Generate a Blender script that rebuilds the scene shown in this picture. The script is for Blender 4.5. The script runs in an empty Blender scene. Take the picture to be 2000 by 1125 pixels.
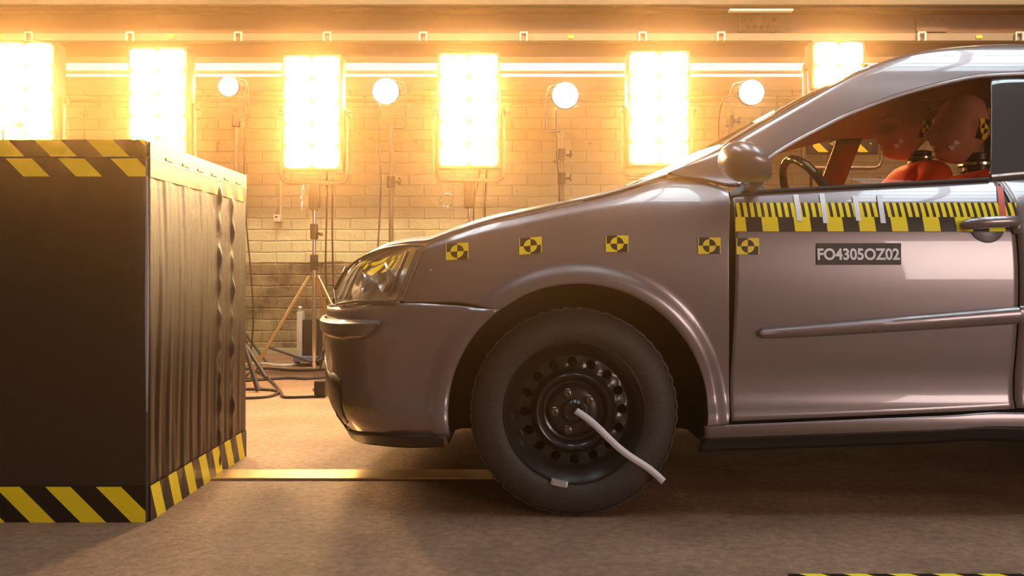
import bpy, bmesh, math, random
import numpy as np
from mathutils import Vector, Matrix
from mathutils.bvhtree import BVHTree
random.seed(7)
PI = math.pi
SC = bpy.context.scene
COL = SC.collection

# ------------------------------------------------------------------ camera, world, light, exposure
CAMZ, FPX, CX, CY = 0.677, 1600.0, 1000.0, 534.0
cam = bpy.data.cameras.new('camera')
cam.sensor_width = 36.0
cam.lens = 36.0 * FPX / 2000.0
cam.shift_y = -(562.5 - CY) / 2000.0
cam.clip_start = 0.02
camo = bpy.data.objects.new('camera', cam)
camo.location = (0, 0, CAMZ)
camo.rotation_euler = (PI / 2, 0, 0)
COL.objects.link(camo)
SC.camera = camo

SC.view_settings.view_transform = 'Standard'
SC.view_settings.look = 'None'
SC.view_settings.gamma = 1.0
SC.view_settings.use_curve_mapping = False
SC.view_settings.exposure = 0.0
SC.cycles.use_denoising = True
SC.cycles.max_bounces = 8
SC.cycles.diffuse_bounces = 3
SC.cycles.glossy_bounces = 4
SC.cycles.transparent_max_bounces = 12
SC.cycles.volume_bounces = 0
SC.cycles.sample_clamp_indirect = 6.0

FLOOD_COL, FLOOD_STRENGTH = (1.0, 0.62, 0.27), 150.0
SPOT_COL, SPOT_STRENGTH = (1.0, 0.93, 0.85), 60.0
SKY_COL, SKY_STRENGTH = (0.76, 0.94, 1.0), 9.0
FRONT_COL, FRONT_STRENGTH = (1.0, 0.80, 0.71), 11.0
HAZE_DENSITY, HAZE_G, HAZE_COL = 0.0145, 0.91, (1.0, 0.63, 0.30)
WASH_COL, WASH_W = (1.0, 0.80, 0.50), 48.0

wd = bpy.data.worlds.new('world')
SC.world = wd
wd.use_nodes = True
wd.node_tree.nodes['Background'].inputs[0].default_value = (0.10, 0.09, 0.09, 1)
wd.node_tree.nodes['Background'].inputs[1].default_value = 0.3
# thin warm haze in the air of the hall
vsc = wd.node_tree.nodes.new('ShaderNodeVolumeScatter')
vsc.inputs['Color'].default_value = HAZE_COL + (1,)
vsc.inputs['Density'].default_value = HAZE_DENSITY
vsc.inputs['Anisotropy'].default_value = HAZE_G
wd.node_tree.links.new(vsc.outputs[0], wd.node_tree.nodes['World Output'].inputs['Volume'])


def P(px, py, Y):
    return Vector(((px - CX) * Y / FPX, Y, CAMZ + (CY - py) * Y / FPX))


# ------------------------------------------------------------------ materials
def new_mat(name):
    m = bpy.data.materials.new(name)
    m.use_nodes = True
    nt = m.node_tree
    return m, nt, nt.nodes['Principled BSDF']


def mat(name, col, rough=0.5, metal=0.0, coat=0.0, var=0.12, scale=8.0, bump=0.0, spec=0.5, coat_rough=0.05, bscale=None):
    m, nt, b = new_mat(name)
    N, L = nt.nodes, nt.links
    tc = N.new('ShaderNodeTexCoord')
    nz = N.new('ShaderNodeTexNoise')
    nz.inputs['Scale'].default_value = scale
    nz.inputs['Detail'].default_value = 5
    L.new(tc.outputs['Object'], nz.inputs['Vector'])
    mx = N.new('ShaderNodeMix')
    mx.data_type = 'RGBA'
    mx.inputs[6].default_value = tuple(c * (1 - var) for c in col) + (1,)
    mx.inputs[7].default_value = tuple(min(1, c * (1 + var)) for c in col) + (1,)
    L.new(nz.outputs['Fac'], mx.inputs[0])
    L.new(mx.outputs[2], b.inputs['Base Color'])
    b.inputs['Roughness'].default_value = rough
    b.inputs['Metallic'].default_value = metal
    b.inputs['Coat Weight'].default_value = coat
    b.inputs['Coat Roughness'].default_value = coat_rough
    b.inputs['Specular IOR Level'].default_value = spec
    if bump:
        n2 = N.new('ShaderNodeTexNoise')
        n2.inputs['Scale'].default_value = bscale or scale * 4
        n2.inputs['Detail'].default_value = 6
        L.new(tc.outputs['Object'], n2.inputs['Vector'])
        bp = N.new('ShaderNodeBump')
        bp.inputs['Strength'].default_value = bump
        bp.inputs['Distance'].default_value = 0.01
        L.new(n2.outputs['Fac'], bp.inputs['Height'])
        L.new(bp.outputs['Normal'], b.inputs['Normal'])
    return m


def emit(name, col, strength):
    m, nt, b = new_mat(name)
    b.inputs['Base Color'].default_value = (0.8, 0.8, 0.8, 1)
    b.inputs['Emission Color'].default_value = tuple(col) + (1,)
    b.inputs['Emission Strength'].default_value = strength
    return m


def math_node(nt, op, a, b=None):
    n = nt.nodes.new('ShaderNodeMath')
    n.operation = op
    for i, v in enumerate((a, b)):
        if v is None:
            continue
        if isinstance(v, (int, float)):
            n.inputs[i].default_value = v
        else:
            nt.links.new(v, n.inputs[i])
    return n.outputs[0]


def hazard_mat(name, period, phase, yellow=(0.98, 0.76, 0.02), black=(0.010, 0.007, 0.006), slope=1.0, rough=0.35, duty=0.5):
    m, nt, b = new_mat(name)
    uv = nt.nodes.new('ShaderNodeTexCoord')
    sp = nt.nodes.new('ShaderNodeSeparateXYZ')
    nt.links.new(uv.outputs['UV'], sp.inputs[0])
    t = math_node(nt, 'MULTIPLY', sp.outputs[1], slope)
    t = math_node(nt, 'ADD', sp.outputs[0], t)
    t = math_node(nt, 'DIVIDE', t, period)
    t = math_node(nt, 'ADD', t, phase)
    t = math_node(nt, 'FRACT', t)
    t = math_node(nt, 'LESS_THAN', t, duty)
    mx = nt.nodes.new('ShaderNodeMix')
    mx.data_type = 'RGBA'
    mx.inputs[6].default_value = black + (1,)
    mx.inputs[7].default_value = yellow + (1,)
    nt.links.new(t, mx.inputs[0])
    nt.links.new(mx.outputs[2], b.inputs['Base Color'])
    b.inputs['Roughness'].default_value = rough
    return m


def target_mat(name, aspect, R, light=(0.96, 0.74, 0.03), dark=(0.020, 0.013, 0.010), flip=1.0, bars=True, roundel=False):
    m, nt, b = new_mat(name)
    uv = nt.nodes.new('ShaderNodeTexCoord')
    sp = nt.nodes.new('ShaderNodeSeparateXYZ')
    nt.links.new(uv.outputs['UV'], sp.inputs[0])
    u = math_node(nt, 'MULTIPLY', math_node(nt, 'SUBTRACT', sp.outputs[0], 0.5), aspect)
    v = math_node(nt, 'SUBTRACT', sp.outputs[1], 0.5)
    r2 = math_node(nt, 'ADD', math_node(nt, 'MULTIPLY', u, u), math_node(nt, 'MULTIPLY', v, v))
    s = math_node(nt, 'MULTIPLY', math_node(nt, 'SIGN', u), math_node(nt, 'SIGN', v))
    if not roundel:
        s = math_node(nt, 'MULTIPLY', s, math_node(nt, 'SIGN', math_node(nt, 'SUBTRACT', r2, R * R)))
    s = math_node(nt, 'MULTIPLY', s, flip)
    f = math_node(nt, 'GREATER_THAN', s, 0.0)
    if bars:
        e = math_node(nt, 'GREATER_THAN', math_node(nt, 'ABSOLUTE', u), aspect * 0.465)
        f = math_node(nt, 'MAXIMUM', f, e)
    mx = nt.nodes.new('ShaderNodeMix')
    mx.data_type = 'RGBA'
    mx.inputs[6].default_value = dark + (1,)
    mx.inputs[7].default_value = light + (1,)
    nt.links.new(f, mx.inputs[0])
    nt.links.new(mx.outputs[2], b.inputs['Base Color'])
    b.inputs['Roughness'].default_value = 0.4
    return m


def ruler_mat(name):
    m, nt, b = new_mat(name)
    uv = nt.nodes.new('ShaderNodeTexCoord')
    sp = nt.nodes.new('ShaderNodeSeparateXYZ')
    nt.links.new(uv.outputs['UV'], sp.inputs[0])          # u in metres, v 0..1 upward
    sk = math_node(nt, 'ADD', sp.outputs[0], math_node(nt, 'MULTIPLY', sp.outputs[1], 0.003))
    small = math_node(nt, 'LESS_THAN', math_node(nt, 'FRACT', math_node(nt, 'DIVIDE', sk, 0.0190)), 0.55)
    big = math_node(nt, 'LESS_THAN', math_node(nt, 'FRACT', math_node(nt, 'ADD', math_node(nt, 'DIVIDE', sk, 0.0893), 0.25)), 0.5)
    up = math_node(nt, 'GREATER_THAN', sp.outputs[1], 0.5)
    f = math_node(nt, 'ADD', math_node(nt, 'MULTIPLY', up, small), math_node(nt, 'MULTIPLY', math_node(nt, 'SUBTRACT', 1.0, up), big))
    mx = nt.nodes.new('ShaderNodeMix')
    mx.data_type = 'RGBA'
    mx.inputs[6].default_value = (0.020, 0.012, 0.006, 1)
    mx.inputs[7].default_value = (0.92, 0.70, 0.01, 1)
    nt.links.new(f, mx.inputs[0])
    nt.links.new(mx.outputs[2], b.inputs['Base Color'])
    b.inputs['Roughness'].default_value = 0.4
    return m


def glass_mat(name, tint=(0.8, 0.75, 0.7), refl=0.12):
    m = bpy.data.materials.new(name)
    m.use_nodes = True
    nt = m.node_tree
    nt.nodes.clear()
    o = nt.nodes.new('ShaderNodeOutputMaterial')
    t = nt.nodes.new('ShaderNodeBsdfTransparent')
    t.inputs[0].default_value = tint + (1,)
    g = nt.nodes.new('ShaderNodeBsdfGlossy')
    g.inputs['Roughness'].default_value = 0.02
    mx = nt.nodes.new('ShaderNodeMixShader')
    fr = nt.nodes.new('ShaderNodeLayerWeight')
    fr.inputs[0].default_value = 0.25
    k = math_node(nt, 'MULTIPLY', fr.outputs['Fresnel'], refl / 0.12 * 0.5)
    nt.links.new(k, mx.inputs[0])
    nt.links.new(t.outputs[0], mx.inputs[1])
    nt.links.new(g.outputs[0], mx.inputs[2])
    nt.links.new(mx.outputs[0], o.inputs[0])
    return m


def wall_mat():
    m, nt, b = new_mat('painted_brick')
    N, L = nt.nodes, nt.links
    tc = N.new('ShaderNodeTexCoord')
    mp = N.new('ShaderNodeMapping')
    mp.inputs['Rotation'].default_value = (PI / 2, 0, 0)
    L.new(tc.outputs['Object'], mp.inputs[0])
    wob = N.new('ShaderNodeTexNoise')
    wob.inputs['Scale'].default_value = 5
    L.new(tc.outputs['Object'], wob.inputs['Vector'])
    ad = N.new('ShaderNodeMixRGB')
    ad.blend_type = 'LINEAR_LIGHT'
    ad.inputs[0].default_value = 0.010
    L.new(mp.outputs[0], ad.inputs[1])
    L.new(wob.outputs['Color'], ad.inputs[2])
    br = N.new('ShaderNodeTexBrick')
    br.inputs['Scale'].default_value = 1.0
    br.inputs['Brick Width'].default_value = 0.25
    br.inputs['Row Height'].default_value = 0.095
    br.inputs['Mortar Size'].default_value = 0.010
    br.inputs['Mortar Smooth'].default_value = 1.0
    br.inputs['Color1'].default_value = (0.66, 0.55, 0.31, 1)
    br.inputs['Color2'].default_value = (0.60, 0.49, 0.27, 1)
    br.inputs['Mortar'].default_value = (0.56, 0.45, 0.25, 1)
    L.new(ad.outputs[0], br.inputs['Vector'])
    # patches of flaked paint
    n1 = N.new('ShaderNodeTexNoise')
    n1.inputs['Scale'].default_value = 7
    n1.inputs['Detail'].default_value = 9
    n1.inputs['Roughness'].default_value = 0.7
    L.new(tc.outputs['Object'], n1.inputs['Vector'])
    cr = N.new('ShaderNodeValToRGB')
    cr.color_ramp.elements[0].position = 0.62
    cr.color_ramp.elements[1].position = 0.70
    L.new(n1.outputs['Fac'], cr.inputs[0])
    m1 = N.new('ShaderNodeMixRGB')
    m1.inputs[2].default_value = (0.20, 0.12, 0.06, 1)
    fl = math_node(nt, 'MULTIPLY', cr.outputs[0], 0.6)
    L.new(fl, m1.inputs[0])
    L.new(br.outputs['Color'], m1.inputs[1])
    # dado: bare grimy render below about 0.76 m with a ragged edge
    sp = N.new('ShaderNodeSeparateXYZ')
    L.new(tc.outputs['Object'], sp.inputs[0])
    n2 = N.new('ShaderNodeTexNoise')
    n2.inputs['Scale'].default_value = 3
    n2.inputs['Detail'].default_value = 8
    L.new(tc.outputs['Object'], n2.inputs['Vector'])
    hz = math_node(nt, 'ADD', sp.outputs[2], math_node(nt, 'MULTIPLY', math_node(nt, 'SUBTRACT', n2.outputs['Fac'], 0.5), 0.05))
    low = math_node(nt, 'LESS_THAN', hz, 0.77)
    n3 = N.new('ShaderNodeTexNoise')
    n3.inputs['Scale'].default_value = 4.5
    n3.inputs['Detail'].default_value = 10
    n3.inputs['Roughness'].default_value = 0.65
    L.new(tc.outputs['Object'], n3.inputs['Vector'])
    c3 = N.new('ShaderNodeValToRGB')
    c3.color_ramp.elements[0].position = 0.38
    c3.color_ramp.elements[0].color = (0.10, 0.062, 0.032, 1)
    c3.color_ramp.elements[1].position = 0.62
    c3.color_ramp.elements[1].color = (0.34, 0.24, 0.12, 1)
    L.new(n3.outputs['Fac'], c3.inputs[0])
    m2 = N.new('ShaderNodeMixRGB')
    L.new(low, m2.inputs[0])
    L.new(m1.outputs[0], m2.inputs[1])
    L.new(c3.outputs[0], m2.inputs[2])
    L.new(m2.outputs[0], b.inputs['Base Color'])
    b.inputs['Roughness'].default_value = 0.75
    h = math_node(nt, 'ADD', math_node(nt, 'MULTIPLY', br.outputs['Fac'], -0.8), math_node(nt, 'MULTIPLY', n1.outputs['Fac'], 1.6))
    bp = N.new('ShaderNodeBump')
    bp.inputs['Strength'].default_value = 0.55
    bp.inputs['Distance'].default_value = 0.02
    L.new(h, bp.inputs['Height'])
    L.new(bp.outputs['Normal'], b.inputs['Normal'])
    return m


def floor_mat():
    m, nt, b = new_mat('worn_concrete')
    N, L = nt.nodes, nt.links
    tc = N.new('ShaderNodeTexCoord')
    n1 = N.new('ShaderNodeTexNoise')
    n1.inputs['Scale'].default_value = 2.2
    n1.inputs['Detail'].default_value = 10
    n1.inputs['Roughness'].default_value = 0.6
    L.new(tc.outputs['Object'], n1.inputs['Vector'])
    c1 = N.new('ShaderNodeValToRGB')
    c1.color_ramp.elements[0].position = 0.3
    c1.color_ramp.elements[0].color = (0.20, 0.103, 0.060, 1)
    c1.color_ramp.elements[1].position = 0.72
    c1.color_ramp.elements[1].color = (0.38, 0.215, 0.135, 1)
    L.new(n1.outputs['Fac'], c1.inputs[0])
    n2 = N.new('ShaderNodeTexNoise')
    n2.inputs['Scale'].default_value = 38
    n2.inputs['Detail'].default_value = 6
    n2.inputs['Roughness'].default_value = 0.7
    L.new(tc.outputs['Object'], n2.inputs['Vector'])
    c2 = N.new('ShaderNodeValToRGB')
    c2.color_ramp.elements[0].position = 0.36
    c2.color_ramp.elements[0].color = (0.66, 0.64, 0.62, 1)
    c2.color_ramp.elements[1].position = 0.66
    c2.color_ramp.elements[1].color = (1.28, 1.25, 1.2, 1)
    L.new(n2.outputs['Fac'], c2.inputs[0])
    mu = N.new('ShaderNodeMixRGB')
    mu.blend_type = 'MULTIPLY'
    mu.inputs[0].default_value = 1
    L.new(c1.outputs[0], mu.inputs[1])
    L.new(c2.outputs[0], mu.inputs[2])
    L.new(mu.outputs[0], b.inputs['Base Color'])
    b.inputs['Roughness'].default_value = 0.62
    n4 = N.new('ShaderNodeTexNoise')
    n4.inputs['Scale'].default_value = 45
    n4.inputs['Detail'].default_value = 8
    n4.inputs['Roughness'].default_value = 0.7
    L.new(tc.outputs['Object'], n4.inputs['Vector'])
    bp = N.new('ShaderNodeBump')
    bp.inputs['Strength'].default_value = 0.7
    bp.inputs['Distance'].default_value = 0.012
    L.new(n4.outputs['Fac'], bp.inputs['Height'])
    L.new(bp.outputs['Normal'], b.inputs['Normal'])
    return m


M = {}
M['wall'] = wall_mat()
M['floor'] = floor_mat()
M['plain_wall'] = mat('plain_wall', (0.30, 0.24, 0.19), 0.8)
M['ceiling'] = mat('dark_ceiling', (0.12, 0.09, 0.07), 0.8)
M['kerb'] = mat('concrete_kerb', (0.38, 0.29, 0.18), 0.8, bump=0.4, scale=5)
M['white_trim'] = mat('white_painted_steel', (0.86, 0.82, 0.78), 0.5)
M['girder'] = mat('brown_painted_steel', (0.15, 0.055, 0.018), 0.55, bump=0.15, scale=3)
M['girder_pale'] = mat('pale_flange_steel', (0.17, 0.11, 0.06), 0.6, bump=0.3, scale=6)  # paler tone for the top flange
M['tray'] = mat('galvanised_tray', (0.30, 0.20, 0.12), 0.5, 0.3)
M['bracket'] = mat('pale_bracket_steel', (0.75, 0.66, 0.55), 0.4, 0.4)
M['orange_label'] = mat('orange_label', (0.85, 0.50, 0.05), 0.5)
M['black_metal'] = mat('black_lamp_metal', (0.045, 0.033, 0.026), 0.42, 0.2)
M['yoke'] = mat('grey_yoke_steel', (0.30, 0.22, 0.16), 0.35, 0.6)
M['chrome'] = mat('chrome', (0.85, 0.85, 0.86), 0.12, 1.0, var=0.03)
M['brass'] = mat('brass_tube', (0.62, 0.42, 0.20), 0.3, 0.8)
M['cable'] = mat('cable_rubber', (0.040, 0.026, 0.018), 0.5)
M['flood_lens'] = emit('flood_lens', FLOOD_COL, FLOOD_STRENGTH)
M['spot_lens'] = emit('spot_lens', SPOT_COL, SPOT_STRENGTH)
M['sky_pane'] = emit('skylight_pane', SKY_COL, SKY_STRENGTH)
M['front_pane'] = emit('front_softbox_pane', FRONT_COL, FRONT_STRENGTH)
M['vinyl'] = mat('black_vinyl', (0.020, 0.010, 0.006), 0.44, 0.0, spec=0.8, bump=0.10, scale=3, bscale=60)
M['vinyl_edge'] = mat('grey_corner_strip', (0.34, 0.30, 0.34), 0.3)
M['rail'] = mat('steel_floor_rail', (0.70, 0.52, 0.30), 0.28, 0.9, bump=0.1)
M['paint'] = mat('grey_metallic_paint', (0.255, 0.205, 0.215), 0.34, 0.55, coat=0.8, var=0.03, scale=900, coat_rough=0.03)
M['trim'] = mat('brown_inner_trim', (0.20, 0.10, 0.055), 0.7)
M['plastic'] = mat('body_colour_plastic', (0.20, 0.170, 0.180), 0.30, 0.4, coat=0.4, var=0.03)
M['black_plastic'] = mat('black_plastic', (0.022, 0.018, 0.017), 0.45)
M['black_gloss'] = mat('black_gloss_trim', (0.05, 0.055, 0.06), 0.12, 0.0, coat=1.0)
M['liner'] = mat('dark_liner', (0.012, 0.009, 0.008), 0.8)
M['rubber'] = mat('tyre_rubber', (0.042, 0.034, 0.030), 0.62, bump=0.2, scale=20)
M['steel_wheel'] = mat('black_steel_wheel', (0.028, 0.024, 0.024), 0.30, 0.3, coat=0.3)
M['bolt'] = mat('bolt_steel', (0.22, 0.18, 0.16), 0.3, 0.8)
M['white_tape'] = mat('white_tape', (0.80, 0.78, 0.84), 0.5, var=0.08, scale=40)
M['red_tape'] = mat('red_tape', (0.62, 0.10, 0.07), 0.5)
M['weight'] = mat('grey_balance_weight', (0.60, 0.57, 0.58), 0.35, 0.4)
M['glass'] = glass_mat('side_glass', (0.80, 0.68, 0.58))
M['screen'] = glass_mat('windscreen_glass', (0.85, 0.74, 0.62), 0.2)
M['lamp_glass'] = glass_mat('lamp_glass', (0.96, 0.95, 0.94), 0.14)
M['headlamp_chrome'] = mat('headlamp_reflector', (0.85, 0.78, 0.70), 0.28, 0.85, var=0.02)
M['seat'] = mat('dark_seat_fabric', (0.06, 0.045, 0.04), 0.85)
M['suit'] = mat('orange_red_suit', (0.82, 0.075, 0.012), 0.65, var=0.2, scale=14)
M['skin'] = mat('dummy_vinyl_skin', (0.48, 0.24, 0.165), 0.36, var=0.05)
M['neck'] = mat('black_neck_rubber', (0.02, 0.018, 0.017), 0.4)
M['hazard_top'] = hazard_mat('hazard_tape_top', 0.1425, 0.0)
M['target'] = target_mat('quadrant_target', 1.36, 0.40)
M['target_tall'] = target_mat('tall_quadrant_target', 0.66, 0.27, flip=-1.0, bars=False)
M['target_white'] = target_mat('white_quadrant_target', 1.0, 0.5, light=(0.85, 0.80, 0.72), dark=(0.40, 0.36, 0.46), bars=False, roundel=True)
M['target_small'] = target_mat('small_quadrant_target', 1.0, 0.5, dark=(0.02, 0.012, 0.01), bars=False, roundel=True)
M['ruler'] = ruler_mat('ruler_scale')
M['label_black'] = mat('dark_label_tape', (0.030, 0.018, 0.014), 0.5)
M['label_text'] = mat('white_lettering', (0.85, 0.84, 0.90), 0.5)
M['switch'] = mat('grey_switch_plastic', (0.55, 0.47, 0.38), 0.5)
M['conduit'] = mat('cream_conduit', (0.80, 0.66, 0.40), 0.5)
M['blue'] = mat('blue_grey_casing', (0.14, 0.16, 0.24), 0.4)

# ------------------------------------------------------------------ object helpers
ORIGIN = {}


def tag(o, label=None, cat=None, group=None, kind=None):
    for k, v in (('label', label), ('category', cat), ('group', group), ('kind', kind)):
        if v:
            o[k] = v
    return o


def empty(name, loc, label, cat, group=None):
    o = bpy.data.objects.new(name, None)
    o.location = loc
    o.empty_display_size = 0.1
    COL.objects.link(o)
    ORIGIN[o.name] = Vector(loc)
    return tag(o, label, cat, group)


class MB:
    """collects shapes (world coordinates) into one mesh"""
    def __init__(self):
        self.v, self.f, self.mi, self.uv = [], [], [], {}

    def add(self, vs, fs, mi=0, uvs=None):
        o = len(self.v)
        self.v += [tuple(p) for p in vs]
        for k, f in enumerate(fs):
            self.f.append(tuple(i + o for i in f))
            self.mi.append(mi)
            if uvs is not None:
                self.uv[len(self.f) - 1] = [uvs[i] for i in f]
        return self

    def box(self, a, b, mi=0, bevel=0.0):
        x0, y0, z0 = (min(a[i], b[i]) for i in range(3))
        x1, y1, z1 = (max(a[i], b[i]) for i in range(3))
        bm = bmesh.new()
        bmesh.ops.create_cube(bm, size=1.0)
        for v in bm.verts:
            v.co = Vector(((x0 + x1) / 2 + v.co.x * (x1 - x0), (y0 + y1) / 2 + v.co.y * (y1 - y0), (z0 + z1) / 2 + v.co.z * (z1 - z0)))
        if bevel:
            bmesh.ops.bevel(bm, geom=list(bm.edges), offset=bevel, segments=2, affect='EDGES', profile=0.6)
        return self.from_bm(bm, mi)

    def from_bm(self, bm, mi=0):
        bm.verts.index_update()
        self.add([v.co.copy() for v in bm.verts], [[v.index for v in f.verts] for f in bm.faces], mi)
        bm.free()
        return self

    def tube(self, pts, r, seg=10, mi=0, smooth=0, cap=True):
        pts = [Vector(p) for p in pts]
        if smooth:
            pts = catmull(pts, smooth)
        n = len(pts)
        rr = r if isinstance(r, (list, tuple)) else [r] * n
        if len(rr) != n:
            rr = list(np.interp(np.linspace(0, 1, n), np.linspace(0, 1, len(rr)), rr))
        vs, fs = [], []
        up = Vector((0, 0, 1))
        for i, p in enumerate(pts):
            t = (pts[min(i + 1, n - 1)] - pts[max(i - 1, 0)]).normalized()
            if i == 0:
                u = t.cross(up)
                if u.length < 1e-3:
                    u = t.cross(Vector((1, 0, 0)))
            else:
                u = u - t * u.dot(t)
            u.normalize()
            w = t.cross(u)
            for k in range(seg):
                a = 2 * PI * k / seg
                vs.append(p + (u * math.cos(a) + w * math.sin(a)) * rr[i])
        for i in range(n - 1):
            for k in range(seg):
                k2 = (k + 1) % seg
                fs.append((i * seg + k, i * seg + k2, (i + 1) * seg + k2, (i + 1) * seg + k))
        if cap:
            fs.append(tuple(range(seg - 1, -1, -1)))
            fs.append(tuple((n - 1) * seg + k for k in range(seg)))
        return self.add(vs, fs, mi)

    def lathe(self, prof, c, axis='z', seg=32, mi=0, a0=0.0, a1=2 * PI):
        """prof: list of (r, h) along the axis from centre c"""
        c = Vector(c)
        full = abs(a1 - a0 - 2 * PI) < 1e-6
        ns = seg if full else seg + 1
        vs, fs = [], []
        for (r, h) in prof:
            for k in range(ns):
                a = a0 + (a1 - a0) * k / seg
                ca, sa = math.cos(a) * r, math.sin(a) * r
                d = {'z': (ca, sa, h), 'y': (ca, h, sa), 'x': (h, ca, sa)}[axis]
                vs.append(c + Vector(d))
        for i in range(len(prof) - 1):
            for k in range(seg):
                k2 = (k + 1) % ns
                fs.append((i * ns + k, i * ns + k2, (i + 1) * ns + k2, (i + 1) * ns + k))
        return self.add(vs, fs, mi)

    def sphere(self, c, r, seg=20, mi=0):
        r = Vector(r) if not isinstance(r, (int, float)) else Vector((r, r, r))
        bm = bmesh.new()
        bmesh.ops.create_uvsphere(bm, u_segments=seg, v_segments=max(8, seg * 2 // 3), radius=1.0)
        for v in bm.verts:
            v.co = Vector((c[0] + v.co.x * r.x, c[1] + v.co.y * r.y, c[2] + v.co.z * r.z))
        return self.from_bm(bm, mi)

    def grid(self, rows, mi=0, uvs=None, close=False):
        nv, nu = len(rows), len(rows[0])
        vs = [p for r in rows for p in r]
        fs = []
        for j in range(nv - 1):
            for i in range(nu - 1 + (1 if close else 0)):
                i2 = (i + 1) % nu
                fs.append((j * nu + i, j * nu + i2, (j + 1) * nu + i2, (j + 1) * nu + i))
        return self.add(vs, fs, mi, [q for r in uvs for q in r] if uvs else None)

    def build(self, name, mats, parent=None, smooth=True, angle=38, solid=0.0, solid_off=-1.0, bevel=0.0, solid_inner=False, weld=False, **tags):
        if not isinstance(mats, (list, tuple)):
            mats = [mats]
        org = Vector((0, 0, 0))
        if parent is not None:
            org = ORIGIN[parent.name]
        me = bpy.data.meshes.new(name)
        me.from_pydata([tuple(Vector(v) - org) for v in self.v], [], self.f)
        for m_ in mats:
            me.materials.append(m_)
        me.polygons.foreach_set('material_index', self.mi)
        if self.uv:
            ul = me.uv_layers.new(name='UVMap')
            for pi, q in self.uv.items():
                for li, uvc in zip(me.polygons[pi].loop_indices, q):
                    ul.data[li].uv = uvc
        me.validate()
        me.update()
        if weld:
            bm = bmesh.new()
            bm.from_mesh(me)
            bmesh.ops.remove_doubles(bm, verts=list(bm.verts), dist=0.0003)
            bmesh.ops.recalc_face_normals(bm, faces=list(bm.faces))
            bm.to_mesh(me)
            bm.free()
        if smooth:
            me.polygons.foreach_set('use_smooth', [True] * len(me.polygons))
            try:
                me.set_sharp_from_angle(angle=math.radians(angle))
            except Exception:
                pass
        o = bpy.data.objects.new(name, me)
        COL.objects.link(o)
        if parent is not None:
            o.parent = parent
        ORIGIN[o.name] = org
        if solid:
            md = o.modifiers.new('thickness', 'SOLIDIFY')
            md.thickness = solid
            md.offset = solid_off
            if len(mats) > 1 and solid_inner:
                md.material_offset = 1
        if bevel:
            md = o.modifiers.new('bevel', 'BEVEL')
            md.width = bevel
            md.segments = 2
            md.limit_method = 'ANGLE'
        if tags:
            tag(o, **tags)
        return o


def catmull(pts, k):
    """k points per segment through all pts (tuples or Vectors of any size)"""
    q = [np.array(p, float) for p in pts]
    out = []
    n = len(q)
    for i in range(n - 1):
        p0, p1, p2, p3 = q[max(i - 1, 0)], q[i], q[i + 1], q[min(i + 2, n - 1)]
        for j in range(k):
            t = j / k
            out.append(0.5 * ((2 * p1) + (-p0 + p2) * t + (2 * p0 - 5 * p1 + 4 * p2 - p3) * t * t + (-p0 + 3 * p1 - 3 * p2 + p3) * t ** 3))
    out.append(q[-1])
    return [Vector(p) if len(p) == 3 else tuple(p) for p in out]


def lerp(a, b, t):
    return a + (b - a) * t


def sstep(t):
    t = max(0.0, min(1.0, t))
    return t * t * (3 - 2 * t)


# ------------------------------------------------------------------ the hall
X0, X1, Y0, YW, ZC = -6.5, 8.0, -5.0, 6.95, 5.0


def slab(name, a, b, m, kind='structure'):
    return MB().box(a, b).build(name, m, smooth=False, kind=kind)


slab('floor', (X0, Y0, -0.1), (X1, YW + 0.2, 0), M['floor'])
slab('wall_back', (X0, YW, 0), (X1, YW + 0.2, ZC), M['wall'])
slab('wall_left', (X0 - 0.2, Y0, 0), (X0, YW + 0.2, ZC), M['plain_wall'])
slab('wall_right', (X1, Y0, 0), (X1 + 0.2, YW + 0.2, ZC), M['plain_wall'])
slab('baseboard_back', (X0, YW - 0.05, 0), (X1, YW, 0.045), M['kerb'])

# front wall (behind the camera) with an opening for the added softbox panel, ceiling with skylight openings
FW = (4.55, 7.7, 0.85, 3.7)
mb = MB()
mb.box((X0, Y0 - 0.2, 0), (FW[0], Y0, ZC)).box((FW[1], Y0 - 0.2, 0), (X1, Y0, ZC))
mb.box((FW[0], Y0 - 0.2, 0), (FW[1], Y0, FW[2])).box((FW[0], Y0 - 0.2, FW[3]), (FW[1], Y0, ZC))
mb.build('wall_front', M['plain_wall'], smooth=False, kind='structure')
w = MB().box((FW[0], Y0 - 0.12, FW[2]), (FW[1], Y0 - 0.10, FW[3])).build('window_1', M['front_pane'], smooth=False, kind='structure')  # glowing panel added in place of a softbox, for door reflection and front fill
mb = MB()
for k in range(5):
    x = (FW[0], FW[0], FW[1], FW[1], 6.6)[k]
    mb.box((x - 0.03, Y0 - 0.09, FW[2]), (x + 0.03, Y0 - 0.02, FW[3]))
for z in (FW[2], FW[3]):
    mb.box((FW[0], Y0 - 0.09, z - 0.03), (FW[1], Y0 - 0.02, z + 0.03))
mb.build('window_frame', M['black_metal'], w, smooth=False)

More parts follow.
